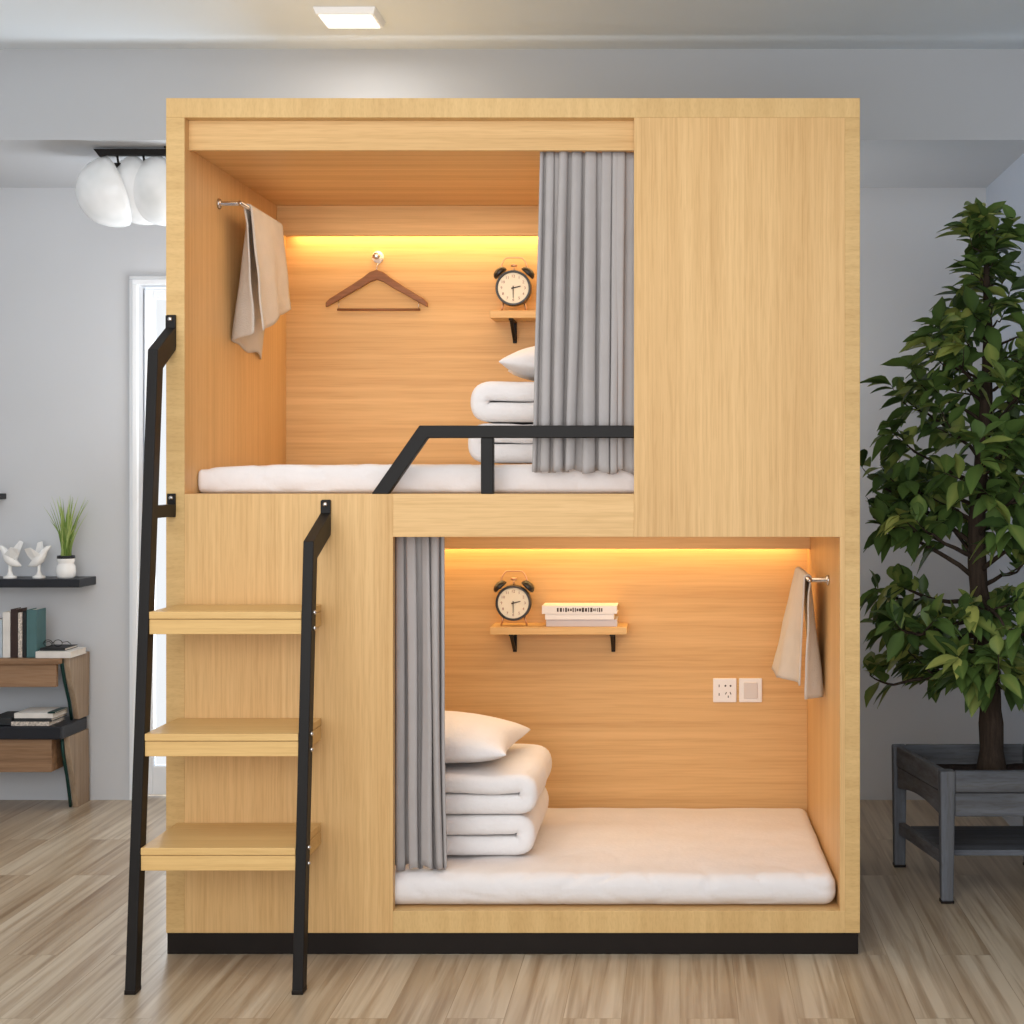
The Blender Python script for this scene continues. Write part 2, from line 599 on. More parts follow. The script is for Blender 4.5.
# side walls: an edge strip in front, the inner panel behind
XRE = PX(845, 0)
ls = box('side_panel', XL, XLI, 0.004, 1.06, ZB, ZTI, M['inner_v'], bed, 0.001)
box('edge_strip', XL, XLI, 0, 0.004, ZB, ZTI, M['edge_v'], ls, 0.001)
rs = box('side_panel', XRI, XR, 0.004, 1.06, ZB, ZTI, M['inner_v'], bed, 0.001)
box('edge_strip', XRE, XR, 0, 0.004, ZB, ZTI, M['edge_v'], rs, 0.001)
box('top_panel', XL, XR, 0, 1.06, ZTI, ZT, M['edge_h'], bed, 0.001)
box('upper_front_panel', XM, XRE, 0, TH, ZLT, ZTI, M['front_v'], bed, 0.001)
box('lower_front_panel', XLI, XO, 0, TH, ZB, ZU, M['front_v'], bed, 0.001)
box('middle_rail', XO, XM, 0, TH, ZLT, ZU, M['front_h'], bed, 0.001)
box('bottom_rail', XO, XRE, 0, TH, ZB, ZLB, M['edge_h'], bed, 0.001)
box('header', XLI, XM, 0.034, 0.052, PZ(150, 0.03), ZTI, M['front_h'], bed, 0.001)
box('upper_floor', XLI, XRI, TH, DB, ZLT + 0.03, ZU, M['inner_h'], bed, 0.001)
box('lower_floor', XLI, XRI, TH, DB, ZB, ZLB - 0.002, M['inner_h'], bed, 0.001)
box('berth_ceiling', XLI, XRI, 0.052, DB, 2.267, ZTI, M['inner_h'], bed, 0.001)
box('back_panel', XLI, XRI, DB, 1.06, ZB, ZTI, M['inner_h'], bed, 0.001)
for zt, hv in ((2.267, 0.102), (ZLT + 0.03, 0.114)):
    v = box('light_valance', XLI, XRI, 0.915, 0.935, zt - hv, zt, M['inner_h'], bed, 0.001)
    box('light_strip', XLI + 0.02, XRI - 0.02, 0.945, 0.955, zt - 0.030, zt - 0.020, M['led'], v, 0)
# right stile beside the lower opening keeps the inner face plain
box('stile', XRI, XRE, 0, 0.004, ZLB, ZLT, M['front_v'], bed, 0.0)
# guard rail: square black tube let into the upper sill
bm = bmesh.new()
rz0, rz1 = PZ(438, 0.01), PZ(425.5, 0.01)
y0, y1 = 0.004, 0.036
xa, xb = PX(415, 0.01), PX(424, 0.01)
add_prism(bm, [(PX(371, 0), y0, ZU), (PX(388, 0), y0, ZU), (PX(427, 0), y0, rz0), (XM, y0, rz0), (XM, y0, rz1), (PX(419, 0), y0, rz1)], (0, y1 - y0, 0))
add_box(bm, PX(480.5, 0), PX(493, 0), y0 + 0.001, y1 - 0.001, ZU, rz0)
obj('guard_rail', bm, M['black_metal'], bed, bevel=0.0025)

# ================================================================== LADDER
LXa, LXb = -1.423, -0.990
lad = thing('bunk_ladder', 'black metal ladder with three wooden steps leaning on bunk front', 'ladder', (-1.2, -0.25, 0))


def ly(z):
    return -0.285 + 0.0965 * z


def stringer(X, zb, zt, w=0.014, dpt=0.020):
    bm = bmesh.new()
    # outline in the y-z plane
    pts = [(ly(0) - dpt, 0.0), (ly(0) + dpt, 0.0), (ly(zb) + dpt, zb - 0.03), (-0.006, zt - 0.052), (-0.006, zt + 0.045), (-0.012, zt + 0.045), (-0.012, zt + 0.010), (ly(zb) - dpt, zb + 0.018)]
    add_prism(bm, [(X - w, y, z) for y, z in pts], (2 * w, 0, 0))
    # flat lug bolted to the bunk
    add_box(bm, X - 0.013, X + 0.013, -0.006, 0.0, zt - 0.045, zt + 0.047)
    s = obj('stringer', bm, M['black_metal'], lad, bevel=0.002)
    bm = bmesh.new()
    add_lathe(bm, [(0.006, 0), (0.006, 0.004), (0.003, 0.006), (0, 0.006)], aim((X, -0.0125, zt + 0.034), (0, -1, 0)), 12)
    obj('screw', bm, M['steel'], s, smooth=True)
    bm = bmesh.new()
    add_box(bm, X - w - 0.001, X + w + 0.001, ly(0) - dpt - 0.001, ly(0) + dpt + 0.001, 0.0, 0.012)
    obj('rubber_foot', bm, M['plinth'], s, bevel=0.002)
    return s


sa = stringer(LXa, 1.665, 1.745)
sb = stringer(LXb, 1.150, 1.228)
bm = bmesh.new()
zb = PZ(510, 0)
add_box(bm, LXa - 0.012, LXa + 0.012, ly(zb) + 0.015, -0.004, zb - 0.018, zb + 0.016)
add_box(bm, LXa - 0.012, LXa + 0.012, -0.006, 0.0, zb - 0.02, zb + 0.046)
br_ = obj('wall_bracket', bm, M['black_metal'], lad, bevel=0.0015)
bm = bmesh.new()
add_lathe(bm, [(0.006, 0), (0.006, 0.003), (0, 0.005)], aim((LXa, -0.006, zb + 0.034), (0, -1, 0)), 12)
obj('screw', bm, M['steel'], br_, smooth=True)
for zt in (0.982, 0.664, 0.371):
    yf = ly(zt) - 0.021
    t = box('tread', LXa + 0.0145, -1.0045, yf, -0.001, zt - 0.019, zt, M['step'], lad, 0.0015)
    box('apron', LXa + 0.0145, -1.0045, yf + 0.002, -0.001, zt - 0.060, zt - 0.0205, M['step'], t, 0.0015)
    for dz in (-0.004, -0.046):
        bm = bmesh.new()
        add_lathe(bm, [(0.006, 0), (0.006, 0.003), (0.003, 0.006), (0, 0.006)], aim((LXb + 0.014, ly(zt) + 0.002, zt + dz), (1, 0, 0)), 12)
        obj('bolt', bm, M['steel'], sb, smooth=True)

# ================================================================== BEDDING
def mattress(name, x0, x1, y0, y1, z0, z1, slope, seed, label, r=0.036, dip=0.0):
    hx, hy, hz = (x1 - x0) / 2, (y1 - y0) / 2, (z1 - z0) / 2

    def fn(q):
        t = (q.y + hy) / (2 * hy)
        up = (q.z + hz) / (2 * hz)
        n = noise.noise(Vector((q.x * 5 + seed, q.y * 7, 0.3))) * 0.006
        # soft creases running off the front edge
        w = noise.noise(Vector((q.x * 9 + q.z * 9 + seed * 3, q.y * 3, q.z * 14)))
        cr = max(0.0, 1 - abs(w) * 6) * -0.005 * math.exp(-t * 4)
        bulge = 0.006 * math.sin(math.pi * min(1, max(0, up))) * (1 if q.y < 0 else 0)
        return Vector((q.x, q.y - bulge - cr * 0.8 * (1 if q.y < -hy * 0.9 else 0), q.z + up * (n + cr - slope * t - dip * math.exp(-(q.x + hx) / 0.12))))
    bm = round_box_bm((x0 + x1) / 2, (y0 + y1) / 2, (z0 + z1) / 2, hx, hy, hz, r, 150, 50, 4, fn)
    o = obj(name, bm, M['white_linen'], smooth=True)
    return tag(o, label, 'mattress')


mattress('mattress', XLI + 0.006, XRI - 0.005, 0.034, DB - 0.02, ZLB - 0.001, 0.214, 0.036, 1.3,
         'white sheeted mattress on the floor of the lower berth')
mattress('mattress', XLI + 0.001, XRI - 0.012, 0.104, DB - 0.02, ZU + 0.0005, 1.374, 0.0, 5.1,
         'white sheeted mattress in the upper berth behind the guard rail', 0.015, 0.016)


def quilt(x_open, x_fold, y0, y1, z0, z1, seed, label, group=None):
    """one quilt folded once: the fold is at x_fold, the two layers part at x_open"""
    W, H = abs(x_fold - x_open), z1 - z0
    s = 1 if x_fold > x_open else -1
    g = 0.007
    hh = (H - g) / 4                      # half the thickness of one layer
    rc = H / 2 - hh                       # bend radius of the middle line
    cen = []
    nl = 22
    for k in range(nl):
        cen.append((0.012 + (W - H / 2 - 0.012) * k / nl, hh, (0, -1)))
    for k in range(15):
        a = R(-90 + 180 * k / 14)
        ca, sa = math.cos(a), math.sin(a)
        q = (abs(ca) ** 4 + abs(sa) ** 4) ** -0.25
        q = 1 + (q - 1) * 0.65
        cen.append((W - H / 2 + rc * ca * q, H / 2 + rc * max(-1, min(1, sa * q)), (ca, sa)))
    for k in range(nl):
        cen.append((W - H / 2 - (W - H / 2 - 0.012) * (k + 1) / nl, H - hh, (0, 1)))
    bm = bmesh.new()
    rings = []
    rr = 0.025
    L = y1 - y0
    ys = [rr * (1 - math.cos(math.pi / 2 * k / 7)) for k in range(7)]
    ys = ys + [rr + (L - 2 * rr) * k / 20 for k in range(21)] + [L - v for v in reversed(ys)]
    nc = len(cen)
    for y in ys:
        edge = min(y, L - y)
        ins = 0.0 if edge >= rr else rr - math.sqrt(max(0, rr * rr - (rr - edge) ** 2))
        th = max(0.004, hh - ins)
        outer, inner = [], []
        for i, (px, pz, (nx_, nz_)) in enumerate(cen):
            e = min(i, nc - 1 - i)
            tt = th * (1.0 if e > 2 else (0.35, 0.75, 0.93)[e])
            wob = noise.noise(Vector((px * 9 + seed, y * 8, pz * 10))) * 0.005
            wob2 = noise.noise(Vector((px * 22 + seed, y * 22, pz * 20))) * 0.0022
            sag = -0.004 * math.sin(math.pi * min(1, max(0, px / W))) * (1 if nz_ > 0.5 else 0)
            for lst, sg in ((outer, 1), (inner, -1)):
                x = px + nx_ * tt * sg + (wob if nx_ > 0.2 else 0)
                z = pz + nz_ * tt * sg + ((wob + wob2) if nz_ > -0.3 and pz > H * .3 else wob * .3) + sag
                z = min(max(z, 0.0005), H + 0.004)
                yy = y + wob * 1.2 * (1 if pz > H / 2 else -1)
                lst.append(bm.verts.new((x_open + s * x, y0 + yy, z0 + z)))
        rings.append((outer, inner))
    for (oa, ia), (ob, ib) in zip(rings, rings[1:]):
        for k in range(nc - 1):
            bm.faces.new((oa[k], oa[k + 1], ob[k + 1], ob[k]))
            bm.faces.new((ia[k], ib[k], ib[k + 1], ia[k + 1]))
        for k in (0, nc - 1):
            bm.faces.new((oa[k], ob[k], ib[k], ia[k]))
    for oa, ia in (rings[0], rings[-1]):
        for k in range(nc - 1):
            bm.faces.new((oa[k], ia[k], ia[k + 1], oa[k + 1]))
    o = obj('folded_quilt', bm, M['white_quilt'], smooth=True)
    return tag(o, label, 'quilt', group)


def pillow(cx, cy, z0, hx, hy, T, rz, label, tilt=0.0, seed=0.0):
    bm = bmesh.new()
    n = 36
    grid = {}
    for side in (1, -1):
        for i in range(n + 1):
            for j in range(n + 1):
                u, v = -math.cos(math.pi * i / n), -math.cos(math.pi * j / n)
                if side < 0 and (i in (0, n) or j in (0, n)):
                    grid[(side, i, j)] = grid[(1, i, j)]
                    continue
                prof = max(0.0, (1 - u * u) * (1 - v * v)) ** 0.42
                x = hx * u * (1 - 0.08 * (1 - v * v) * abs(u) ** 3)
                y = hy * v * (1 - 0.08 * (1 - u * u) * abs(v) ** 3)
                crease = noise.noise(Vector((u * 2.2 + seed, v * 2.2, side))) * 0.05 + noise.noise(Vector((u * 6 + seed, v * 6, side))) * 0.015
                z = T * 0.34 + (T * 0.66 if side > 0 else -T * 0.34) * prof * (1 + crease)
                z += 0.02 * (max(0, abs(u) - .7) + max(0, abs(v) - .7)) * 0.6 + tilt * u
                p = Matrix.Rotation(rz, 3, 'Z') @ Vector((x, y, 0))
                grid[(side, i, j)] = bm.verts.new((cx + p.x, cy + p.y, z0 + max(z, 0.0)))
        for i in range(n):
            for j in range(n):
                q = [grid[(side, i, j)], grid[(side, i + 1, j)], grid[(side, i + 1, j + 1)], grid[(side, i, j + 1)]]
                try:
                    bm.faces.new(q)
                except ValueError:
                    pass
    o = obj('pillow', bm, M['white_quilt'], smooth=True)
    return tag(o, label, 'pillow')


# lower berth: two quilts and a pillow behind the curtain
zq = 0.210
quilt(-0.98, -0.432, 0.235, 0.72, zq, zq + 0.122, 0.4, 'white folded quilt lying directly on the lower mattress', 'folded quilts')
quilt(-0.98, -0.422, 0.235, 0.73, zq + 0.123, zq + 0.245, 2.7, 'white folded quilt under the pillow of the lower berth', 'folded quilts')
pillow(-0.80, 0.47, zq + 0.246, 0.30, 0.21, 0.142, R(-4), 'plump white pillow topping the quilt stack of the lower berth', 0.0, 1.0)
zq = 1.379
quilt(-0.10, -0.640, 0.28, 0.76, zq, zq + 0.122, 6.1, 'white folded quilt at the bottom of the upper berth stack', 'folded quilts')
quilt(-0.10, -0.632, 0.28, 0.76, zq + 0.123, zq + 0.248, 8.8, 'white folded quilt under the half hidden pillow in the upper berth', 'folded quilts')
pillow(-0.255, 0.50, zq + 0.249, 0.30, 0.20, 0.140, R(3), 'white pillow half hidden by the upper grey curtain', 0.0, 5.0)


# ================================================================== CURTAINS
def curtain(x0, x1, xb0, xb1, zt, zb, yc, folds, amp, seed, label):
    rnd = random.Random(seed)
    bm = bmesh.new()
    nu, nv = folds * 14, 40
    wid = [rnd.uniform(0.45, 1.7) for _ in range(folds)]
    tot = sum(wid)
    am = [rnd.uniform(0.45, 1.05) for _ in range(folds + 1)]
    cum = [0]
    for w in wid:
        cum.append(cum[-1] + w / tot)
    g = []
    for j in range(nv + 1):
        v = j / nv
        row = []
        for i in range(nu + 1):
            k = min(folds - 1, i // 14)
            f = (i - 14 * k) / 14
            u = cum[k] + (cum[k + 1] - cum[k]) * f
            a = amp * (am[k] * (1 - f) + am[k + 1] * f) * (0.55 + 0.45 * min(1, v * 3))
            ph = 2 * math.pi * (k + f)
            y = yc - a * math.cos(ph) + noise.noise(Vector((u * 6 + seed, v * 1.3, 0))) * 0.010 + 0.3 * a * math.cos(ph * 2.0 + seed + 4 * u)
            sx = 0.16 * (x1 - x0) / folds * math.sin(ph * 2) + noise.noise(Vector((u * 9 + seed, v * 0.6, 7))) * 0.010
            top = x0 + (x1 - x0) * u
            bot = xb0 + (xb1 - xb0) * u
            x = top * (1 - v) + bot * v + sx + noise.noise(Vector((u * 4, v * 2, seed))) * 0.006 * v
            z = zt + (zb - zt) * v + (noise.noise(Vector((u * 9, seed, 2))) * 0.016) * v
            row.append(bm.verts.new((x, y, z)))
        g.append(row)
    for a, b in zip(g, g[1:]):
        for i in range(nu):
            bm.faces.new((a[i], a[i + 1], b[i + 1], b[i]))
    o = obj('curtain', bm, M['curtain'], smooth=True)
    md = o.modifiers.new('thick', 'SOLIDIFY')
    md.thickness = 0.003
    return tag(o, label, 'curtain')


curtain(PX(541, .09), PX(640, .09), PX(534, .09), PX(640, .09), 2.264, 1.353, 0.068, 8, 0.019, 3, 'grey pleated curtain drawn aside in the upper berth')
curtain(PX(391, .085), PX(445, .085), PX(391, .085), PX(450, .085), ZLT + 0.029, 0.222, 0.085, 5, 0.023, 11, 'grey pleated curtain drawn aside in the lower berth')


# ================================================================== SHELVES, CLOCKS, BOOKS
def bracket_bm(x, zt, yb=DB):
    bm = bmesh.new()
    w = 0.007
    add_box(bm, x - w, x + w, yb - 0.006, yb, zt - 0.075, zt)
    add_box(bm, x - w, x + w, yb - 0.128, yb - 0.006, zt - 0.006, zt)
    add_hexa(bm, [(x - w * .8, yb - 0.017, zt - 0.068), (x + w * .8, yb - 0.017, zt - 0.068), (x + w * .8, yb - 0.005, zt - 0.068), (x - w * .8, yb - 0.005, zt - 0.068),
                  (x - w * .8, yb - 0.120, zt - 0.005), (x + w * .8, yb - 0.120, zt - 0.005), (x + w * .8, yb - 0.104, zt - 0.005), (x - w * .8, yb - 0.104, zt - 0.005)])
    return bm


def wall_shelf(zt, label):
    x0, x1 = PX(490, .9), PX(627, .9)
    sh = thing('wall_shelf', label, 'shelf', ((x0 + x1) / 2, DB, zt - 0.026))
    box('board', x0, x1, 0.895, DB, zt - 0.026, zt, M['front_h'], sh, 0.002)
    for x in (PX(514, 1.0), PX(613, 1.0)):
        obj('bracket', bracket_bm(x, zt - 0.0262), M['black_metal'], sh, bevel=0.001)
    return sh


Z1 = PZ(627, .9)
Z2 = PZ(310.5, .9)
wall_shelf(Z1, 'small ash wood shelf on black brackets carrying clock and books, lower berth')
wall_shelf(Z2, 'small ash wood shelf carrying only a clock, upper berth')


def text_mesh(bm, txt, size, mat4):
    cu = bpy.data.curves.new('numeral', 'FONT')
    cu.body = txt
    cu.size = size
    cu.align_x = 'CENTER'
    cu.align_y = 'CENTER'
    cu.resolution_u = 2
    to = bpy.data.objects.new('numeral', cu)
    COL.objects.link(to)
    dg = bpy.context.evaluated_depsgraph_get()
    me = bpy.data.meshes.new_from_object(to.evaluated_get(dg))
    me.transform(mat4)
    bm.from_mesh(me)
    bpy.data.objects.remove(to)
    bpy.data.curves.remove(cu)
    bpy.data.meshes.remove(me)


def alarm_clock(x, y, z, label):
    """twin bell clock standing at z, its face towards -y"""
    c = thing('alarm_clock', label, 'clock', (x, y, z))
    r = 0.0615
    cz = z + 0.0185 + r
    face = Matrix.Translation((x, y - 0.028, cz)) @ Matrix.Rotation(R(90), 4, 'X')   # local z -> -y
    bm = bmesh.new()
    add_lathe(bm, [(0, -0.055), (r - 0.014, -0.055), (r - 0.003, -0.045), (r, -0.035), (r, -0.002), (r - 0.002, 0.003), (r - 0.006, 0.003), (r - 0.008, 0.0), (r - 0.008, -0.006), (0, -0.006)], face, 48)
    body = obj('case', bm, M['clock_black'], c, smooth=True)
    body.modifiers.new('split', 'EDGE_SPLIT').split_angle = R(50)
    bm = bmesh.new()
    add_lathe(bm, [(0, -0.005), (r - 0.0085, -0.005)], face, 48)
    dial = obj('dial', bm, M['dial'], c, recalc=False)
    bm = bmesh.new()
    for k in range(1, 13):
        a = R(90 - 30 * k)
        m4 = face @ Matrix.Translation((0.0405 * math.cos(a), 0.0405 * math.sin(a), -0.0042))
        text_mesh(bm, str(k), 0.0135, m4)
    obj('numerals', bm, M['red_ink'], dial, recalc=False)

    def hand(deg, L, w, h):
        bm = bmesh.new()
        m4 = face @ Matrix.Rotation(R(-deg), 4, 'Z')
        pts = [(-w, -0.007, h), (w, -0.007, h), (w * .6, L, h), (-w * .6, L, h)]
        add_prism(bm, [m4 @ Vector(p) for p in pts], (0, -0.0008, 0))
        return bm
    obj('hour_hand', hand(76, 0.026, 0.0024, -0.0035), M['ink'], dial)
    obj('minute_hand', hand(180, 0.034, 0.0018, -0.0022), M['ink'], dial)
    for sx in (-1, 1):
        ax = Vector((sx * 0.66, 0, 0.75)).normalized()
        base = Vector((x, y, cz)) + ax * (r + 0.006)
        bm = bmesh.new()
        add_lathe(bm, [(0, 0.0), (0.025, 0.0), (0.027, 0.003), (0.0255, 0.010), (0.020, 0.017), (0.010, 0.0215), (0, 0.0225)], aim(base, ax), 28)
        bl = obj('bell', bm, M['clock_black'], c, smooth=True)
        bl.modifiers.new('split', 'EDGE_SPLIT').split_angle = R(60)
        bm = bmesh.new()
        add_tube(bm, [base - ax * 0.008, base + ax * 0.001], 0.003, 8)
        obj('bell_post', bm, M['copper'], bl, smooth=True)
        bm = bmesh.new()
        fx = sx * 0.6
        add_tube(bm, [(x + sx * 0.036, y + 0.002, cz - r * 0.76), (x + sx * 0.045, y + 0.002, z)], [0.004, 0.003], 8)
        obj('foot', bm, M['copper'], c, smooth=True)
    bm = bmesh.new()
    pts = []
    for k in range(15):
        a = math.pi * k / 14
        pts.append((x - 0.046 * math.cos(a), y + 0.004, cz + r + 0.004 + 0.043 * min(1, math.sin(a) * 1.25)))
    add_tube(bm, pts, 0.0026, 8)
    obj('handle', bm, M['copper'], c, smooth=True)
    bm = bmesh.new()
    add_tube(bm, [(x, y, cz + r - 0.002), (x, y, cz + r + 0.018)], 0.0025, 8)
    add_tube(bm, [(x - 0.010, y, cz + r + 0.020), (x + 0.010, y, cz + r + 0.020)], 0.005, 10)
    obj('hammer', bm, M['copper'], c, smooth=True)
    return c


ck = alarm_clock(PX(514, .945), 0.945, Z1, 'round black twin-bell alarm clock beside books on the lower shelf')
dup(ck, (PX(514, .945), 0.945, Z2), 'round black twin-bell alarm clock standing alone on the upper shelf')


def flat_book(name, x0, x1, y0, y1, z0, z1, cover, label, group=None, spine_marks=0, cat='book', tip=None):
    """a closed book lying flat, its spine towards -y"""
    b = thing(name, label, cat, ((x0 + x1) / 2, (y0 + y1) / 2, z0), group)
    t = min(0.0022, (z1 - z0) * 0.2)
    bm = bmesh.new()
    add_box(bm, x0, x1, y0 + t, y1, z0, z0 + t)
    add_box(bm, x0, x1, y0 + t, y1, z1 - t, z1)
    add_box(bm, x0, x1, y0, y0 + t, z0, z1)
    cv = obj('cover', bm, cover, b, bevel=0.0008)
    bm = bmesh.new()
    add_box(bm, x0 + 0.003, x1 - 0.003, y0 + t, y1 - 0.003, z0 + t, z1 - t)
    obj('pages', bm, M['pages'], b)
    if spine_marks:
        rnd = random.Random(spine_marks)
        bm = bmesh.new()
        xx = x0 + (x1 - x0) * 0.2
        while xx < x0 + (x1 - x0) * 0.8:
            w = rnd.uniform(0.003, 0.008)
            h = rnd.uniform(0.3, 0.55) * (z1 - z0)
            zc = (z0 + z1) / 2
            add_box(bm, xx, xx + w, y0 - 0.0004, y0 + 0.0002, zc - h / 2, zc + h / 2)
            xx += w + rnd.uniform(0.002, 0.004)
        obj('spine_print', bm, M['ink'], cv)
    return b


gx = 'white books lying on the lower berth shelf'
flat_book('book', PX(546, .91), PX(617, .91), 0.915, 1.025, Z1, Z1 + 0.024, M['paper_grey'], 'pale grey book at the bottom of the pile on the lower shelf', gx)
flat_book('book', PX(545, .91), PX(614, .91), 0.910, 1.022, Z1 + 0.0242, Z1 + 0.044, M['paper'], 'plain white book in the middle of the pile on the lower shelf', gx)
flat_book('book', PX(542, .91), PX(617, .91), 0.906, 1.020, Z1 + 0.0442, Z1 + 0.072, M['paper'], 'white book with dark spine print topping the pile on the lower shelf', gx, spine_marks=5)

# sockets
sx0, sx1 = PX(713, DB), PX(736.5, DB)
sz0, sz1 = PZ(702, DB), PZ(678, DB)
so = thing('wall_socket', 'white square power socket with dark slots on lower back panel', 'socket', ((sx0 + sx1) / 2, DB, sz0))
box('plate', sx0, sx1, DB - 0.009, DB, sz0, sz1, M['white_plastic'], so, 0.003)
cx, cz = (sx0 + sx1) / 2, (sz0 + sz1) / 2
bm = bmesh.new()
for (dx, dz, w, h, ang) in ((-0.020, 0.016, .003, .009, 0), (0.002, 0.016, .006, .006, 30), (0.020, 0.016, .006, .006, -30), (-0.020, -0.014, .003, .009, 0), (0.004, -0.010, .003, .009, 25), (0.020, -0.010, .003, .009, -25), (0.012, -0.022, .003, .008, 0)):
    m4 = Matrix.Translation((cx + dx, DB - 0.0095, cz + dz)) @ Matrix.Rotation(R(ang), 4, 'Y')
    vs = add_box(bm, -w / 2, w / 2, -0.0003, 0.001, -h / 2, h / 2)
    for v in vs:
        v.co = m4 @ v.co
obj('slots', bm, M['dark_hole'], so)
sx0, sx1 = PX(739, DB), PX(762, DB)
sw = thing('light_switch', 'white square rocker light switch beside the power socket', 'switch', ((sx0 + sx1) / 2, DB, sz0))
box('plate', sx0, sx1, DB - 0.009, DB, sz0, sz1, M['white_plastic'], sw, 0.003)
box('rocker', sx0 + 0.016, sx1 - 0.016, DB - 0.0125, DB - 0.008, sz0 + 0.014, sz1 - 0.014, M['grey_plastic'], sw, 0.002)


# ================================================================== TOWEL RAILS AND TOWELS
def towel_set(sgn, xw, zr, where, off, y0=0.295, y1=0.69):
    """sgn=+1: on the wall with larger x"""
    xb = xw - sgn * off
    rl = thing('towel_rail', 'steel towel rail fixed to the ' + where, 'towel rail', (xw, (y0 + y1) / 2, zr))
    bm = bmesh.new()
    ln = off - 0.006
    add_lathe(bm, [(0, 0.0), (0.016, 0.0), (0.016, 0.005), (0.011, 0.008), (0.0065, 0.010), (0.0065, ln), (0, ln)], aim((xw, y0, zr), (-sgn, 0, 0)), 20)
    obj('post', bm, M['steel'], rl, smooth=True)
    bm = bmesh.new()
    add_tube(bm, [(xb, y0 - 0.012, zr), (xb, y1 + 0.012, zr)], 0.0065, 12)
    obj('bar', bm, M['steel'], rl, smooth=True)
    return xb


def towel(sgn, xb, zr, y0, y1, Lin, Lout, flare_in, flare_out, spread, label, seed=0.0, front=0.0, lim=0.050):
    """cloth over the bar; 'in' flap hangs to the berth side, 'out' flap to the wall side"""
    bm = bmesh.new()
    nu, nv = 26, 60
    g = []
    rb = 0.0105
    for i in range(nu + 1):
        u = i / nu
        row = []
        li = Lin[0] * (1 - u) + Lin[1] * u
        lo = Lout[0] * (1 - u) + Lout[1] * u
        for j in range(nv + 1):
            v = j / nv
            if v < 0.46:
                t = 1 - v / 0.46
                fl = flare_in[0] * (1 - u) + flare_in[1] * u
                dx, z = -(rb + fl * t), zr - t * li
                k = -1
            elif v > 0.54:
                t = (v - 0.54) / 0.46
                fl = flare_out[0] * (1 - u) + flare_out[1] * u
                near = min(1.0, u / 0.16)
                near = near * near * (3 - 2 * near)
                dx, z = (rb + fl * t) * near + (rb * (1 - 0.6 * min(1, t * 8)) - front * t) * (1 - near), zr - t * lo
                k = 1
            else:
                a = math.pi * (1 - (v - 0.46) / 0.08)
                dx, z, t, k = rb * math.cos(a), zr + rb * math.sin(a), 0, 0
            yy = y0 + (y1 - y0) * (u if k <= 0 else u)
            yy += (u - 0.5) * spread * t + noise.noise(Vector((u * 3 + seed, t * 2, k))) * 0.012 * t
            wav = math.sin(u * 9 + seed + k) * 0.010 * t * min(1, u * 3 + .2) + noise.noise(Vector((u * 4, t * 3 + seed, k * 2))) * 0.010 * t
            z += noise.noise(Vector((u * 3 + seed, k * 5, 1))) * 0.02 * t
            dx2 = dx + wav
            if k < 0:
                dx2 = min(dx2, -rb - (front * t * max(0, 1 - u / 0.3)))
            if k > 0:
                dx2 = min(dx2, lim)
            row.append(bm.verts.new((xb + sgn * dx2, yy, z)))
        g.append(row)
    for a, b in zip(g, g[1:]):
        for j in range(nv):
            bm.faces.new((a[j], a[j + 1], b[j + 1], b[j]))
    o = obj('towel', bm, M['towel'], smooth=True)
    md = o.modifiers.new('thick', 'SOLIDIFY')
    md.thickness = 0.005
    md.offset = 0
    return tag(o, label, 'towel')


zr = PZ(580, .3)
xb = towel_set(1, XRI, zr, 'side panel of the lower berth', 0.058)
towel(1, xb, zr, 0.36, 0.70, (0.325, 0.335), (0.365, 0.36), (0.004, 0.084), (0.040, 0.040), 0.02, 'beige towel hanging on the lower berth rail', 0.3, 0.016)
zr = PZ(204, .3)
xb = towel_set(-1, XLI, zr, 'side panel of the upper berth', 0.068)
towel(-1, xb, zr, 0.36, 0.70, (0.375, 0.27), (0.385, 0.44), (0.040, 0.020), (0.060, 0.060), 0.02, 'beige towel hanging on the upper berth rail', 1.9, 0.026, 0.066)

# ================================================================== HOOK AND HANGER
hx, hz = PX(378, DB), PZ(257, DB)
bm = bmesh.new()
hk = thing('wall_hook', 'small round white wall hook above the wooden hanger', 'hook', (hx, DB, hz))
add_lathe(bm, [(0, 0), (0.021, 0), (0.021, 0.004), (0.015, 0.008), (0.007, 0.010), (0.007, 0.026), (0, 0.026)], aim((hx, DB, hz), (0, -1, 0)), 24)
obj('base', bm, M['white_plastic'], hk, smooth=True)
bm = bmesh.new()
add_lathe(bm, [(0, 0.026), (0.009, 0.026), (0.013, 0.030), (0.013, 0.036), (0.009, 0.040), (0, 0.0405)], aim((hx, DB, hz), (0, -1, 0)), 24)
obj('knob', bm, M['steel'], hk, smooth=True)
yh = DB - 0.020
hg = thing('coat_hanger', 'brown wooden coat hanger hanging on the upper back panel', 'hanger', (hx, yh, hz - 0.1))
bm = bmesh.new()
top = [(0.0, PZ(269.5, .99))]
prof = [(0, 269, 279), (7, 271.5, 281.5), (14, 277, 286), (26, 285, 292.5), (38, 292.5, 299.5), (47, 298, 304.5), (51, 302, 306.5)]
up = [(hx + s * a * 0.00349, PZ(t, .99)) for s, seq in ((-1, prof[::-1]), (1, prof[1:])) for a, t, b in seq]
lo = [(hx + s * a * 0.00349, PZ(b, .99)) for s, seq in ((1, prof[::-1]), (-1, prof[1:])) for a, t, b in seq]
n = len(up)
v0 = [[bm.verts.new((x, y, z)) for (x, z) in up] for y in (yh - 0.0085, yh + 0.0085)]
v1 = [[bm.verts.new((x, y, z)) for (x, z) in lo[::-1]] for y in (yh - 0.0085, yh + 0.0085)]
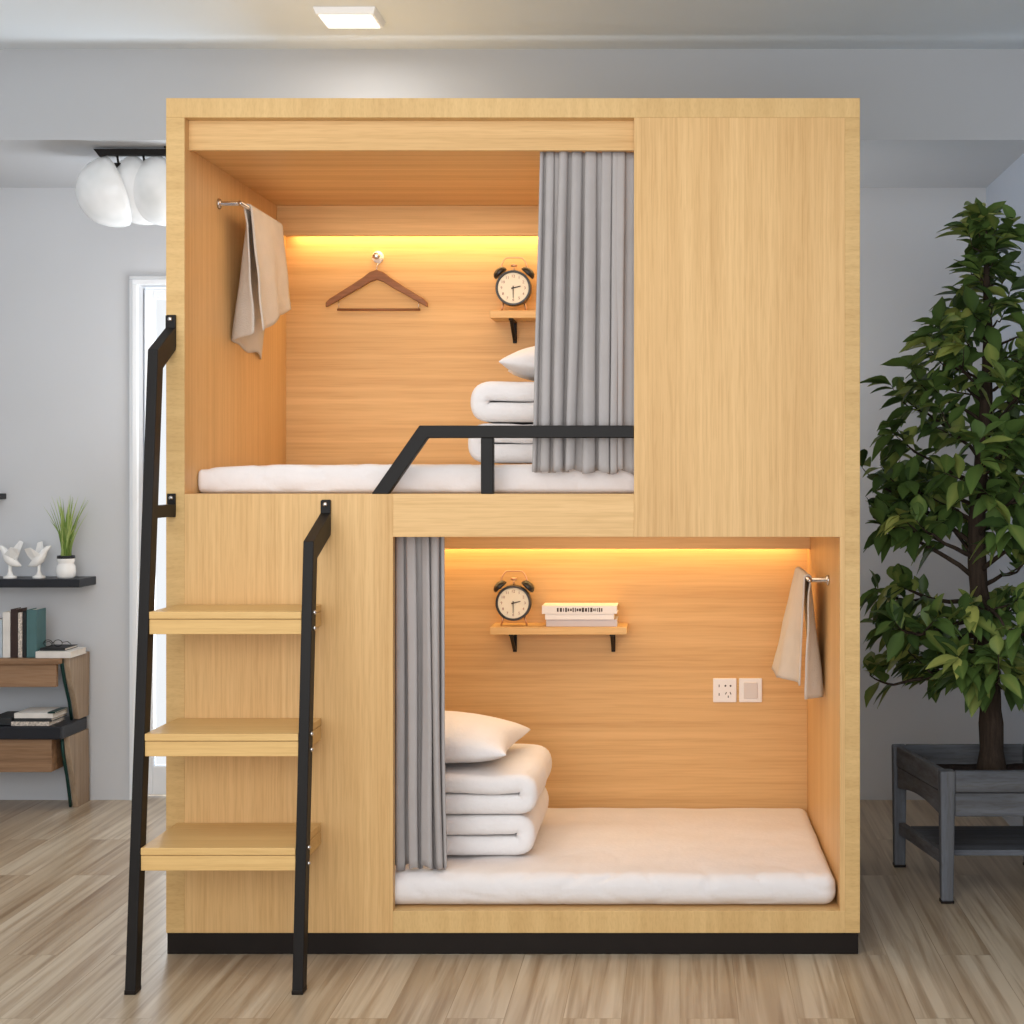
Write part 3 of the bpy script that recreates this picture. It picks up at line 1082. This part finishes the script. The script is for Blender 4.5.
for i in range(n - 1):
    bm.faces.new((v0[0][i], v0[0][i + 1], v1[0][i + 1], v1[0][i]))
    bm.faces.new((v0[1][i], v1[1][i], v1[1][i + 1], v0[1][i + 1]))
    bm.faces.new((v0[0][i], v0[1][i], v0[1][i + 1], v0[0][i + 1]))
    bm.faces.new((v1[0][i], v1[0][i + 1], v1[1][i + 1], v1[1][i]))
for i in (0, n - 1):
    bm.faces.new((v0[0][i], v1[0][i], v1[1][i], v0[1][i]))
obj('shoulders', bm, M['hanger_wood'], hg, bevel=0.003)
bm = bmesh.new()
zbz = PZ(309, .99)
add_tube(bm, [(PX(336, .99), yh, zbz), (PX(419, .99), yh, zbz)], 0.0045, 10)
bar = obj('trouser_bar', bm, M['hanger_wood'], hg, smooth=True)
for px in (337.5, 417.5):
    bm = bmesh.new()
    add_tube(bm, [(PX(px, .99), yh, zbz), (PX(px, .99), yh, PZ(300, .99))], 0.0012, 6)
    obj('bar_wire', bm, M['steel'], hg, smooth=True)
bm = bmesh.new()
zt = PZ(270, .99)
pts = [(hx, yh, zt - 0.01), (hx, yh, zt + 0.014)]
zc, rc = hz - 0.0075 - 0.002, 0.0175
for k in range(13):
    a = R(-80 + 250 * k / 12)
    pts.append((hx + rc * math.cos(a), yh + 0.003, hz - 0.0095 + rc * math.sin(a)))
add_tube(bm, pts, 0.0017, 8)
obj('hook', bm, M['steel'], hg, smooth=True)

# ================================================================== DOWNLIGHT
x0, x1 = PX(319, .65), PX(381, .65)
dl = thing('ceiling_light', 'square white surface-mounted light on the front ceiling', 'ceiling light', ((x0 + x1) / 2, 0.65, 2.815))
bm = bmesh.new()
add_hexa(bm, [(x0 + .008, .575, 2.818), (x1 - .008, .575, 2.818), (x1 - .008, .722, 2.818), (x0 + .008, .722, 2.818), (x0, .565, 2.84), (x1, .565, 2.84), (x1, .732, 2.84), (x0, .732, 2.84)])
obj('frame', bm, M['trim'], dl, bevel=0.003)
box('diffuser', x0 + .016, x1 - .016, .583, .714, 2.815, 2.819, M['lamp_panel'], dl, 0.001)

# ================================================================== CHANDELIER
ch = thing('pendant_lamp', 'cluster of white glass bowl shades on a black ceiling rail', 'lamp', (-1.75, 1.16, 2.51))
bm = bmesh.new()
add_prism(bm, [(PX(94, 1.14), 1.13, 2.512), (-1.42, 1.13, 2.512), (-1.42, 1.13, 2.490), (-2.07, 1.13, 2.490), (-2.085, 1.13, 2.482)], (0, 0.03, 0))
add_box(bm, -1.85, -1.65, 1.12, 1.17, 2.512, 2.520)
rail = obj('ceiling_rail', bm, M['black_metal'], ch, bevel=0.002)
for i, (px, py, d, ax, sc) in enumerate(((117, 191, 1.20, (-0.80, -0.50, -0.34), 1.0), (147, 189, 1.24, (-0.72, -0.52, -0.44), 1.0), (168, 190, 1.22, (-0.62, -0.62, -0.42), 1.0), (196, 190, 1.25, (-0.6, -0.5, -0.5), 1.0))):
    c0 = Vector((PX(px, d), d, PZ(py, d)))
    a = Vector(ax).normalized()
    bm = bmesh.new()
    prof = []
    Rs, H = 0.130 * sc, 0.142 * sc
    for k in range(13):
        t = math.pi / 2 * k / 12
        prof.append((Rs * math.cos(t), H * math.sin(t)))
    prof[-1] = (0, H)
    inner = [(r_ * 0.965, h_ * 0.965) for r_, h_ in reversed(prof)]
    add_lathe(bm, prof + inner[:-1] + [(Rs * 0.965, 0.0), (Rs, 0.0)], aim(c0, a), 40)
    bmesh.ops.remove_doubles(bm, verts=bm.verts, dist=1e-5)
    sh = obj('shade', bm, M['milk_glass'], ch, smooth=True)
    bm = bmesh.new()
    top = Vector((c0.x + 0.02, 1.15, 2.495))
    add_tube(bm, [top, top + Vector((0.0, 0.02, -0.05)), c0 + a * 0.02], 0.004, 8)
    add_tube(bm, [top + Vector((0.002, 0.0, -0.03)), top + Vector((0.0, 0.01, -0.065))], 0.012, 10)
    obj('stem', bm, M['black_metal'], sh, smooth=True)

# ================================================================== WALL SHELVES AT THE BACK
XS = PX(80, 1.72)
fs = box('floating_shelf', -3.2, XS, 1.72, WALL_Y, 0.887, 0.921, M['black_shelf'], None, 0.003)
tag(fs, 'black floating wall shelf holding white figurines and grass pot', 'shelf')
XU = PX(-5, 1.78)
fs2 = box('floating_shelf', -3.2, XU, 1.78, WALL_Y, PZ(500, 1.7), PZ(494, 1.7), M['black_shelf'], None, 0.003)
tag(fs2, 'black floating wall shelf above the white figurines, mostly out of frame', 'shelf')


# bird figurines
def figurine(x, y, z, s, flip, label):
    f = thing('bird_figurine', label, 'figurine', (x, y, z), 'white figurines on the floating shelf')
    bm = bmesh.new()
    add_lathe(bm, [(0, 0), (0.026 * s, 0), (0.026 * s, 0.008 * s), (0.012 * s, 0.014 * s), (0.007 * s, 0.03 * s), (0.006 * s, 0.06 * s), (0, 0.06 * s)], Matrix.Translation((x, y, z)), 16)
    obj('base', bm, M['porcelain'], f, smooth=True)
    bm = bmesh.new()
    pts = [(0.045, .050), (0.030, .056), (0.012, .066), (-0.004, .082), (-0.016, .100), (-0.024, .114), (-0.034, .124), (-0.050, .134)]
    rad = [0.003, 0.011, 0.020, 0.022, 0.016, 0.012, 0.010, 0.0015]
    add_tube(bm, [(x + flip * a * s, y, z + b * s) for a, b in pts], [r_ * s for r_ in rad], 14)
    obj('body', bm, M['porcelain'], f, smooth=True)
    for k, (dy, wx, wz) in enumerate(((-0.012, 0.046, 0.030), (0.012, 0.030, 0.052))):
        bm = bmesh.new()
        p = [(0.002, .072), (-0.016, .098), (wx * 0.4, .098 + wz), (wx, .092 + wz), (wx * .9, .076 + wz * .6), (0.022, .070)]
        add_prism(bm, [(x + flip * a * s, y + dy * (1 + 3 * max(0, b - .09) / .05) * s, z + b * s) for a, b in p], (0, 0.004 * s, 0))
        obj('wing', bm, M['porcelain'], f, bevel=0.0015 * s)
    return f


ZS = 0.921
figurine(PX(10, 1.76), 1.76, ZS, 1.0, 1, 'larger white bird figurine at the frame edge on the black shelf')
figurine(PX(39, 1.77), 1.77, ZS, 0.98, -1, 'white bird figurine next to the grass pot on the black shelf')

# grass pot
gpx, gpy = PX(66, 1.77), 1.77
gp = thing('potted_grass', 'tuft of green grass in a small white jar on the shelf', 'potted plant', (gpx, gpy, ZS))
gp['kind'] = 'thing'
bm = bmesh.new()
add_lathe(bm, [(0, 0), (0.030, 0), (0.036, 0.010), (0.038, 0.030), (0.036, 0.050), (0.030, 0.058), (0.031, 0.064), (0.034, 0.070), (0.033, 0.086), (0.028, 0.086), (0.028, 0.07), (0, 0.07)], Matrix.Translation((gpx, gpy, ZS)), 28)
obj('pot', bm, M['porcelain'], gp, smooth=True)
bm = bmesh.new()
add_lathe(bm, [(0.0275, 0.072), (0.0275, 0.090), (0.0335, 0.092), (0.0345, 0.086), (0.0345, 0.080), (0.031, 0.080)], Matrix.Translation((gpx, gpy, ZS)), 28)
obj('rim', bm, M['black_shelf'], gp, smooth=True)
bm = bmesh.new()
tone = bm.verts.layers.float.new('tone')
rnd = random.Random(4)
for k in range(70):
    a = rnd.uniform(0, 2 * math.pi)
    lean = rnd.uniform(0.05, 0.55)
    L = rnd.uniform(0.14, 0.275)
    w = rnd.uniform(0.0025, 0.005)
    b0 = Vector((gpx + rnd.uniform(-.016, .016), gpy + rnd.uniform(-.012, .012), ZS + 0.071))
    out = Vector((math.cos(a), math.sin(a) * 0.6, 0))
    side = Vector((0.8, 0.5, 0)).normalized() if rnd.random() < .5 else Vector((0.9, -0.4, 0)).normalized()
    t0 = rnd.random()
    prev = None
    for j in range(7):
        t = j / 6
        p = b0 + out * (lean * L * t ** 1.7 * 0.9) + Vector((0, 0, L * t * (1 - 0.18 * lean * t)))
        ww = w * (1 - t) ** 0.6 + 0.0003
        a_, b_ = bm.verts.new(p - side * ww), bm.verts.new(p + side * ww)
        a_[tone] = b_[tone] = min(1, 0.25 + 0.5 * t0 + 0.3 * t)
        if prev:
            bm.faces.new((prev[0], prev[1], b_, a_))
        prev = (a_, b_)
obj('grass', bm, M['grass'], gp, recalc=False)

# ================================================================== CONSOLE SHELF
CX = -2.445
cs = thing('console_shelf', 'low brown wooden console with black tray shelf against back wall', 'console', (-2.8, 1.75, 0))
YB = 1.84
box('top_board', -3.1, CX, 1.63, YB, 0.592, 0.614, M['console_wood'], cs, 0.002)
box('upper_apron', -3.1, CX - 0.02, 1.645, 1.665, 0.500, 0.5915, M['console_wood'], cs, 0.002)
box('tray_shelf', -3.1, CX + 0.022, 1.60, YB, 0.300, 0.352, M['black_shelf'], cs, 0.006)
box('drawer', -3.1, CX - 0.03, 1.625, YB, 0.168, 0.299, M['console_wood'], cs, 0.002)
bm = bmesh.new()
pts = [(1.665, .6135), (1.845, .6135), (1.845, 0), (1.752, 0), (1.735, .06), (1.715, .14), (1.675, .23), (1.665, .30), (1.665, .352), (1.755, .353), (1.735, .43), (1.69, .52), (1.67, .58)]
pts_up = [(1.665, .6138), (1.865, .6138), (1.855, .353), (1.760, .353), (1.735, .43), (1.69, .52), (1.67, .58)]
pts_lo = [(1.665, .2995), (1.855, .2995), (1.865, 0), (1.752, 0), (1.735, .06), (1.712, .14), (1.678, .23)]
add_prism(bm, [(CX, y, z) for y, z in pts_up], (0.022, 0, 0))
add_prism(bm, [(CX, y, z) for y, z in pts_lo], (0.022, 0, 0))
obj('side_panel', bm, M['console_side'], cs, bevel=0.002)
for nm, seq in (('upper', [(1.665, .610), (1.67, .58), (1.69, .52), (1.735, .43), (1.758, .354)]), ('lower', [(1.668, .299), (1.678, .23), (1.712, .14), (1.735, .06), (1.748, 0.006)])):
    bm = bmesh.new()
    add_tube(bm, [(CX - 0.004, y - 0.007, z) for y, z in seq], 0.0065, 8)
    obj('metal_leg', bm, M['teal_metal'], cs, smooth=True)


def upright_book(px0, px1, h, cover, label, y0=1.66, dep=0.085, z0=0.6145):
    x0, x1 = PX(px0, y0), PX(px1, y0)
    b = thing('book', label, 'book', ((x0 + x1) / 2, y0, z0), 'books standing on the console')
    t = 0.002
    bm = bmesh.new()
    add_box(bm, x0, x0 + t, y0 + t, y0 + dep, z0, z0 + h)
    add_box(bm, x1 - t, x1, y0 + t, y0 + dep, z0, z0 + h)
    add_box(bm, x0, x1, y0, y0 + t, z0, z0 + h)
    obj('cover', bm, cover, b, bevel=0.0008)
    bm = bmesh.new()
    add_box(bm, x0 + t, x1 - t, y0 + t, y0 + dep - 0.003, z0 + 0.003, z0 + h - 0.004)
    obj('pages', bm, M['pages'], b)


upright_book(-8, 2, 0.150, M['book_blue'], 'pale blue-grey upright book at the frame edge on the console')
upright_book(2.6, 10, 0.180, M['book_white'], 'tall white upright book on the console')
upright_book(10.6, 17.4, 0.192, M['book_brown'], 'dark brown upright book on the console, tallest of the row')
upright_book(18, 22, 0.178, M['book_spotted'], 'thin speckled white upright book on the console')
upright_book(22.5, 26, 0.182, M['book_black'], 'thin black upright book on the console')
upright_book(26.6, 36.5, 0.190, M['book_teal'], 'teal upright book ending the row on the console')
flat_book('book', PX(36, 1.65), PX(71, 1.65), 1.645, 1.80, 0.6145, 0.640, M['book_white'], 'thick white book lying flat beside the teal book')
flat_book('book', PX(40, 1.67), PX(65, 1.67), 1.670, 1.79, 0.6402, 0.651, M['book_black'], 'thin black book lying on the thick white book')
bm = bmesh.new()
sp = thing('spectacles', 'thin wire spectacles folded on the thin black book', 'spectacles', (PX(53, 1.7), 1.70, 0.652))
for cx_ in (PX(48, 1.7), PX(58, 1.7)):
    add_tube(bm, [(cx_ + 0.017 * math.cos(2 * math.pi * k / 16), 1.70, 0.667 + 0.0135 * math.sin(2 * math.pi * k / 16)) for k in range(17)], 0.0014, 6)
add_tube(bm, [(PX(52.3, 1.7), 1.70, 0.670), (PX(53.7, 1.7), 1.70, 0.670)], 0.0014, 6)
obj('rims', bm, M['black_metal'], sp, smooth=True)
for cx_ in (PX(43.7, 1.7), PX(62.3, 1.7)):
    bm = bmesh.new()
    add_tube(bm, [(cx_, 1.70, 0.670), (cx_, 1.75, 0.668), (cx_, 1.78, 0.6535)], 0.0013, 6)
    obj('temple', bm, M['black_metal'], sp, smooth=True)
ZT_ = 0.3525
gt = 'books stacked on the black tray'
flat_book('book', PX(12, 1.62), PX(50, 1.62), 1.612, 1.76, ZT_, ZT_ + 0.016, M['book_spotted'], 'speckled black and white book at the bottom of the tray pile', gt)
flat_book('book', PX(14, 1.62), PX(52, 1.62), 1.616, 1.76, ZT_ + 0.0162, ZT_ + 0.030, M['book_dark'], 'charcoal book in the middle of the tray pile', gt)
flat_book('book', PX(15, 1.62), PX(54, 1.62), 1.612, 1.755, ZT_ + 0.0302, ZT_ + 0.050, M['book_white'], 'white book on top of the tray pile', gt)
flat_book('book', PX(49.5, 1.62), PX(57, 1.62), 1.602, 1.72, ZT_ + 0.0504, ZT_ + 0.056, M['teal_metal'], 'small teal notebook on the white book of the tray pile')
bxd = box('storage_box', PX(-12, 1.62), PX(11, 1.62), 1.625, 1.78, ZT_, ZT_ + 0.030, M['book_dark'], None, 0.003)
tag(bxd, 'flat dark grey box on the black tray at frame edge', 'box')

# ================================================================== PLANTER AND TREE
FL, FR = Vector((0.838, 0.49, 0)), Vector((1.20, 0.49, 0))
BL, BR = Vector((0.752, 0.90, 0)), Vector((1.20, 0.90, 0))
plr = thing('wooden_planter', 'grey weathered wooden planter box on legs with lower shelf', 'planter', (1.0, 0.7, 0))
ZR = 0.415
LW = 0.024


def leg(c, t):
    bm = bmesh.new()
    b = 0.019
    add_hexa(bm, [(c.x - b, c.y - b, 0.006), (c.x + b, c.y - b, 0.006), (c.x + b, c.y + b, 0.006), (c.x - b, c.y + b, 0.006),
                  (c.x - LW, c.y - LW, t), (c.x + LW, c.y - LW, t), (c.x + LW, c.y + LW, t), (c.x - LW, c.y + LW, t)])
    o = obj('leg', bm, M['planter_v'], plr, bevel=0.006)
    bm = bmesh.new()
    add_box(bm, c.x - b - .001, c.x + b + .001, c.y - b - .001, c.y + b + .001, 0, 0.008)
    obj('foot_pad', bm, M['plinth'], o)


for c in (FL, FR, BL, BR):
    leg(c, ZR)


def board_between(name, a, b, z0, z1, th, mat, off=0.0, arch=0.0):
    d = (b - a).normalized()
    nrm = Vector((d.y, -d.x, 0))
    bm = bmesh.new()
    n = 12 if arch else 1
    poly = [(a + d * LW, z1), (b - d * LW, z1)]
    lower = []
    for k in range(n + 1):
        t = k / n
        p = (b - d * LW).lerp(a + d * LW, t)
        lower.append((p, z0 + arch * math.sin(math.pi * t)))
    pts = [Vector((p.x, p.y, z)) + nrm * (off - th / 2) for p, z in poly + lower]
    add_prism(bm, pts, nrm * th)
    return obj(name, bm, mat, plr, bevel=0.003)


for (a, b, m) in ((FL, FR, 'planter'), (BR, BL, 'planter'), (BL, FL, 'planter_y'), (FR, BR, 'planter_y')):
    board_between('upper_board', a, b, 0.348, ZR, 0.022, M[m], 0.008)
    board_between('lower_board', a, b, 0.272, 0.345, 0.020, M[m], 0.006, arch=0.02 if m == 'planter_y' else 0.0)
board_between('shelf_rail', BL, FL, 0.115, 0.155, 0.022, M['planter_y'], 0.0)
board_between('shelf_rail', FR, BR, 0.115, 0.155, 0.022, M['planter_y'], 0.0)
bm = bmesh.new()
add_hexa(bm, [(FL.x + 0.0, FL.y + .05, .132), (FR.x - .01, FR.y + .05, .132), (BR.x - .01, BR.y - .05, .132), (BL.x + .03, BL.y - .05, .132),
              (FL.x + 0.0, FL.y + .05, .150), (FR.x - .01, FR.y + .05, .150), (BR.x - .01, BR.y - .05, .150), (BL.x + .03, BL.y - .05, .150)])
obj('lower_shelf', bm, M['planter'], plr, bevel=0.002)
bm = bmesh.new()
n = 24
g = {}
for i in range(n + 1):
    for j in range(n + 1):
        u, v = i / n, j / n
        p = (FL.lerp(FR, u)).lerp(BL.lerp(BR, u), v)
        c_ = (FL + FR + BL + BR) / 4
        p = c_ + (p - c_) * 0.945
        z = 0.352 + noise.noise(Vector((u * 7, v * 7, 0))) * 0.008 + 0.014 * math.exp(-((u - .5) ** 2 + (v - .5) ** 2) * 18)
        g[(i, j)] = bm.verts.new((p.x, p.y, z))
for i in range(n):
    for j in range(n):
        bm.faces.new((g[(i, j)], g[(i + 1, j)], g[(i + 1, j + 1)], g[(i, j + 1)]))
obj('soil', bm, M['soil'], plr, smooth=True)

tr = thing('indoor_tree', 'tall leafy green indoor tree growing in the grey planter', 'tree', (1.02, 0.70, 0.36))
TB = Vector((1.025, 0.70, 0.345))


def trunk_at(t):
    z = 0.345 + t * (2.13 - 0.345)
    return Vector((1.025 - 0.035 * math.sin(t * 3.0) + 0.012 * math.sin(t * 11), 0.70 + 0.02 * math.sin(t * 5), z))


bm = bmesh.new()
pts, rad = [], []
for k in range(41):
    t = k / 40
    p = trunk_at(t)
    pts.append(p)
    rr = 0.036 * (1 - t) ** 0.75 + 0.005
    rr += 0.012 * math.exp(-t * 40)
    rad.append(rr * (1 + 0.07 * math.sin(k * 2.1)))
add_tube(bm, pts, rad, 16)
obj('trunk', bm, M['bark'], tr, smooth=True)

PROFILE = [(0.50, .20), (0.56, .29), (0.66, .36), (0.80, .41), (1.05, .42), (1.33, .41), (1.46, .35), (1.62, .35), (1.70, .32), (1.80, .23), (1.95, .17), (2.1, .13), (2.22, .06), (2.3, .02)]


def crown_r(z):
    for (a, ra), (b, rb) in zip(PROFILE, PROFILE[1:]):
        if a <= z <= b:
            return ra + (rb - ra) * (z - a) / (b - a)
    return 0.02


rnd = random.Random(21)
bmb = bmesh.new()
bml = bmesh.new()
tone = bml.verts.layers.float.new('tone')


def leaf(p, d, L, W, t0):
    """pointed leaf from p in direction d, folded on its midrib and drooping"""
    d = d.normalized()
    up = Vector((0, 0, 1))
    side = d.cross(up)
    if side.length < 0.05:
        side = Vector((1, 0, 0))
    side.normalize()
    nrm = side.cross(d).normalized()
    roll = rnd.uniform(-0.7, 0.7)
    side2 = side * math.cos(roll) + nrm * math.sin(roll)
    nrm = side2.cross(d).normalized()
    side = side2
    droop = rnd.uniform(0.15, 0.55)
    sts = [(0.0, 0.06), (0.12, 0.35), (0.30, 0.85), (0.48, 1.0), (0.68, 0.80), (0.86, 0.38), (1.0, 0.02)]
    prev = None
    for s, w in sts:
        c = p + d * (L * s * (1 - 0.1 * droop * s)) - up * (droop * L * s * s * 0.6)
        hw = W * 0.5 * w
        wav = 0.05 * L * math.sin(s * 9 + t0 * 20)
        a = bml.verts.new(c - side * hw + nrm * (hw * 0.35 + wav * 0.25))
        m = bml.verts.new(c)
        b = bml.verts.new(c + side * hw + nrm * (hw * 0.35 - wav * 0.25))
        for v in (a, b):
            v[tone] = min(1, max(0, t0 - 0.03))
        m[tone] = min(1, t0 + 0.10)
        if prev:
            bml.faces.new((prev[0], prev[1], m, a))
            bml.faces.new((prev[1], prev[2], b, m))
        prev = (a, m, b)


def okpos(p):
    return p.x < 1.16 and p.x > 0.585


nleaf = 0


def twig(p0, d, L, r, young):
    global nleaf
    pts = []
    p = p0.copy()
    dd = d.normalized()
    n = 6
    for k in range(n + 1):
        pts.append(p.copy())
        dd = (dd + Vector((rnd.uniform(-.12, .12), rnd.uniform(-.12, .12), rnd.uniform(-.02, .14)))).normalized()
        p = p + dd * (L / n)
        p.x = min(1.19, max(0.63, p.x))
    add_tube(bmb, pts, [r * (1 - 0.75 * k / n) for k in range(n + 1)], 6)
    # leaves alternate along the outer part, with a rosette at the tip
    for k in range(1, n + 1):
        for q in range((2 if rnd.random() < .6 else 1) if k < n else 5):
            ang = rnd.uniform(0, 2 * math.pi)
            t = (pts[k] - pts[k - 1]).normalized()
            s1 = t.cross(Vector((0, 0, 1)))
            if s1.length < .05:
                s1 = Vector((1, 0, 0))
            s1.normalize()
            s2 = s1.cross(t)
            spread = 1.0 if k < n else 0.85
            ld = t * rnd.uniform(0.35, 0.8) + (s1 * math.cos(ang) + s2 * math.sin(ang)) * spread + Vector((0, 0, -0.10))
            pp = pts[k - 1].lerp(pts[k], rnd.random())
            L_ = rnd.uniform(0.08, 0.122)
            if not okpos(pp + ld.normalized() * L_):
                continue
            tn = rnd.uniform(0.10, 0.70)
            if young and k == n:
                tn = rnd.uniform(0.62, 0.95)
            leaf(pp, ld, L_, L_ * rnd.uniform(0.40, 0.52), tn)
            nleaf += 1


nb = 62
for i in range(nb):
    t = 0.165 + 0.825 * (i / (nb - 1)) ** 1.12
    base = trunk_at(min(1, t))
    az = i * 2.39996 + rnd.uniform(-.3, .3)
    rise = rnd.uniform(0.30, 0.65) if t > .34 else rnd.uniform(-0.32, 0.12)
    Rc = crown_r(min(2.25, base.z + 0.10)) * rnd.uniform(0.78, 1.02) - 0.085
    Rc = max(Rc, 0.05)
    if t < .3:
        Rc = max(Rc, rnd.uniform(.20, .30))
    dirn = Vector((math.cos(az), math.sin(az), rise))
    horiz = Vector((math.cos(az), math.sin(az), 0))
    if base.x + horiz.x * Rc > 1.13:
        Rc = max(0.05, (1.13 - base.x) / max(0.05, horiz.x))
    # main branch
    n = 5
    pts = []
    for k in range(n + 1):
        s = k / n
        pts.append(base + horiz * (Rc * s) + Vector((0, 0, rise * Rc * s ** 0.8 + rnd.uniform(-.008, .008))))
    r0 = 0.0085 * (1 - t) + 0.004
    add_tube(bmb, pts, [r0 * (1 - 0.6 * k / n) for k in range(n + 1)], 7)
    young = rnd.random() < 0.20
    twig(pts[-1], (pts[-1] - pts[-2]) + Vector((0, 0, .02)), min(0.13, 0.06 + Rc * .25), r0 * .4, young)
    nt_ = 3 if Rc > .22 else (1 if Rc > .08 else 0)
    for q in range(nt_):
        s = rnd.uniform(0.25, 0.95)
        k = int(s * n)
        p0 = pts[k].lerp(pts[min(n, k + 1)], s * n - k)
        a2 = az + rnd.choice((-1, 1)) * rnd.uniform(0.5, 1.2)
        d2 = Vector((math.cos(a2), math.sin(a2), rnd.uniform(0.0, 0.6)))
        twig(p0, d2, rnd.uniform(0.09, 0.17), r0 * .45, rnd.random() < 0.15)
twig(trunk_at(1.0) - Vector((0, 0, .03)), Vector((-.1, 0, 1)), 0.12, 0.005, True)
twig(trunk_at(.97), Vector((-.5, -.3, 1)), 0.10, 0.004, True)
twig(trunk_at(.96), Vector((.4, -.2, 1)), 0.10, 0.004, False)
obj('branches', bmb, M['bark'], tr, smooth=True)
obj('foliage', bml, M['leaf'], tr, smooth=True, recalc=False)

# ================================================================== LIGHT
w = bpy.data.worlds.new('world')
scene.world = w
w.use_nodes = True
bg = w.node_tree.nodes['Background']
bg.inputs['Color'].default_value = (0.94, 0.97, 1.0, 1)
bg.inputs['Strength'].default_value = 1.0


def area(name, loc, rot, sx, sy, power, color):
    l = bpy.data.lights.new(name, 'AREA')
    l.shape = 'RECTANGLE'
    l.size, l.size_y = sx, sy
    l.energy = power
    l.color = color
    o = bpy.data.objects.new(name, l)
    COL.objects.link(o)
    o.location = loc
    o.rotation_euler = tuple(R(a) for a in rot)
    return o


# broad fill added behind the camera to light the bunk front
area('front_fill', (-0.5, -4.4, 2.2), (72, 0, -4), 3.4, 1.6, 58, (1.0, 0.985, 0.97))
area('overhead_fill', (-1.3, -1.6, 2.80), (0, 0, 0), 2.2, 1.4, 20, (0.98, 0.99, 1.0))  # added overhead fill, no fitting hangs here
area('down_light', ((PX(317, .65) + PX(382, .65)) / 2, 0.65, 2.81), (0, 0, 0), 0.14, 0.14, 3.6, (1.0, 0.98, 0.95))
# daylight through the glazed door
area('door_light', (-1.76, 2.25, 1.15), (90, 0, 180), 0.8, 1.9, 30, (0.86, 0.93, 1.0))
area('ceiling_fill', (-0.9, -3.6, 1.0), (140, 0, 0), 3.0, 1.0, 42, (0.92, 0.95, 1.0))  # added fill aimed up to brighten the front ceiling
area('rear_up_fill', (-0.95, 1.42, 1.3), (180, 0, 0), 1.4, 0.3, 24, (0.88, 0.94, 1.0))  # added lamp hidden behind the bunk, brightens the rear ceiling
area('rear_side_fill', (0.30, 1.45, 1.45), (0, -90, 0), 1.2, 0.3, 1.6, (0.82, 0.91, 1.0))  # added lamp hidden behind the bunk for the glow to its right
area('rear_side_fill', (-1.25, 1.45, 1.55), (0, 90, 0), 1.2, 0.3, 4.5, (0.96, 0.97, 1.0))  # its added counterpart, lifting the left end of the room
# warm strips and an added warm fill under each berth ceiling
WARM = (1.0, 0.72, 0.30)
PEACH = (1.0, 0.81, 0.57)
xc, wl = (XLI + XRI) / 2, XRI - XLI - 0.06
for zt in (2.267, ZLT + 0.03):
    area('strip_light', (xc, 1.000, zt - 0.082), (14, 0, 0), wl, 0.03, 2.9, WARM)
area('berth_fill', (xc, 0.48, 2.262), (0, 0, 0), 1.5, 0.5, 4.9, PEACH)
area('berth_fill', (xc, 0.48, ZLT + 0.026), (0, 0, 0), 1.5, 0.5, 4.9, PEACH)
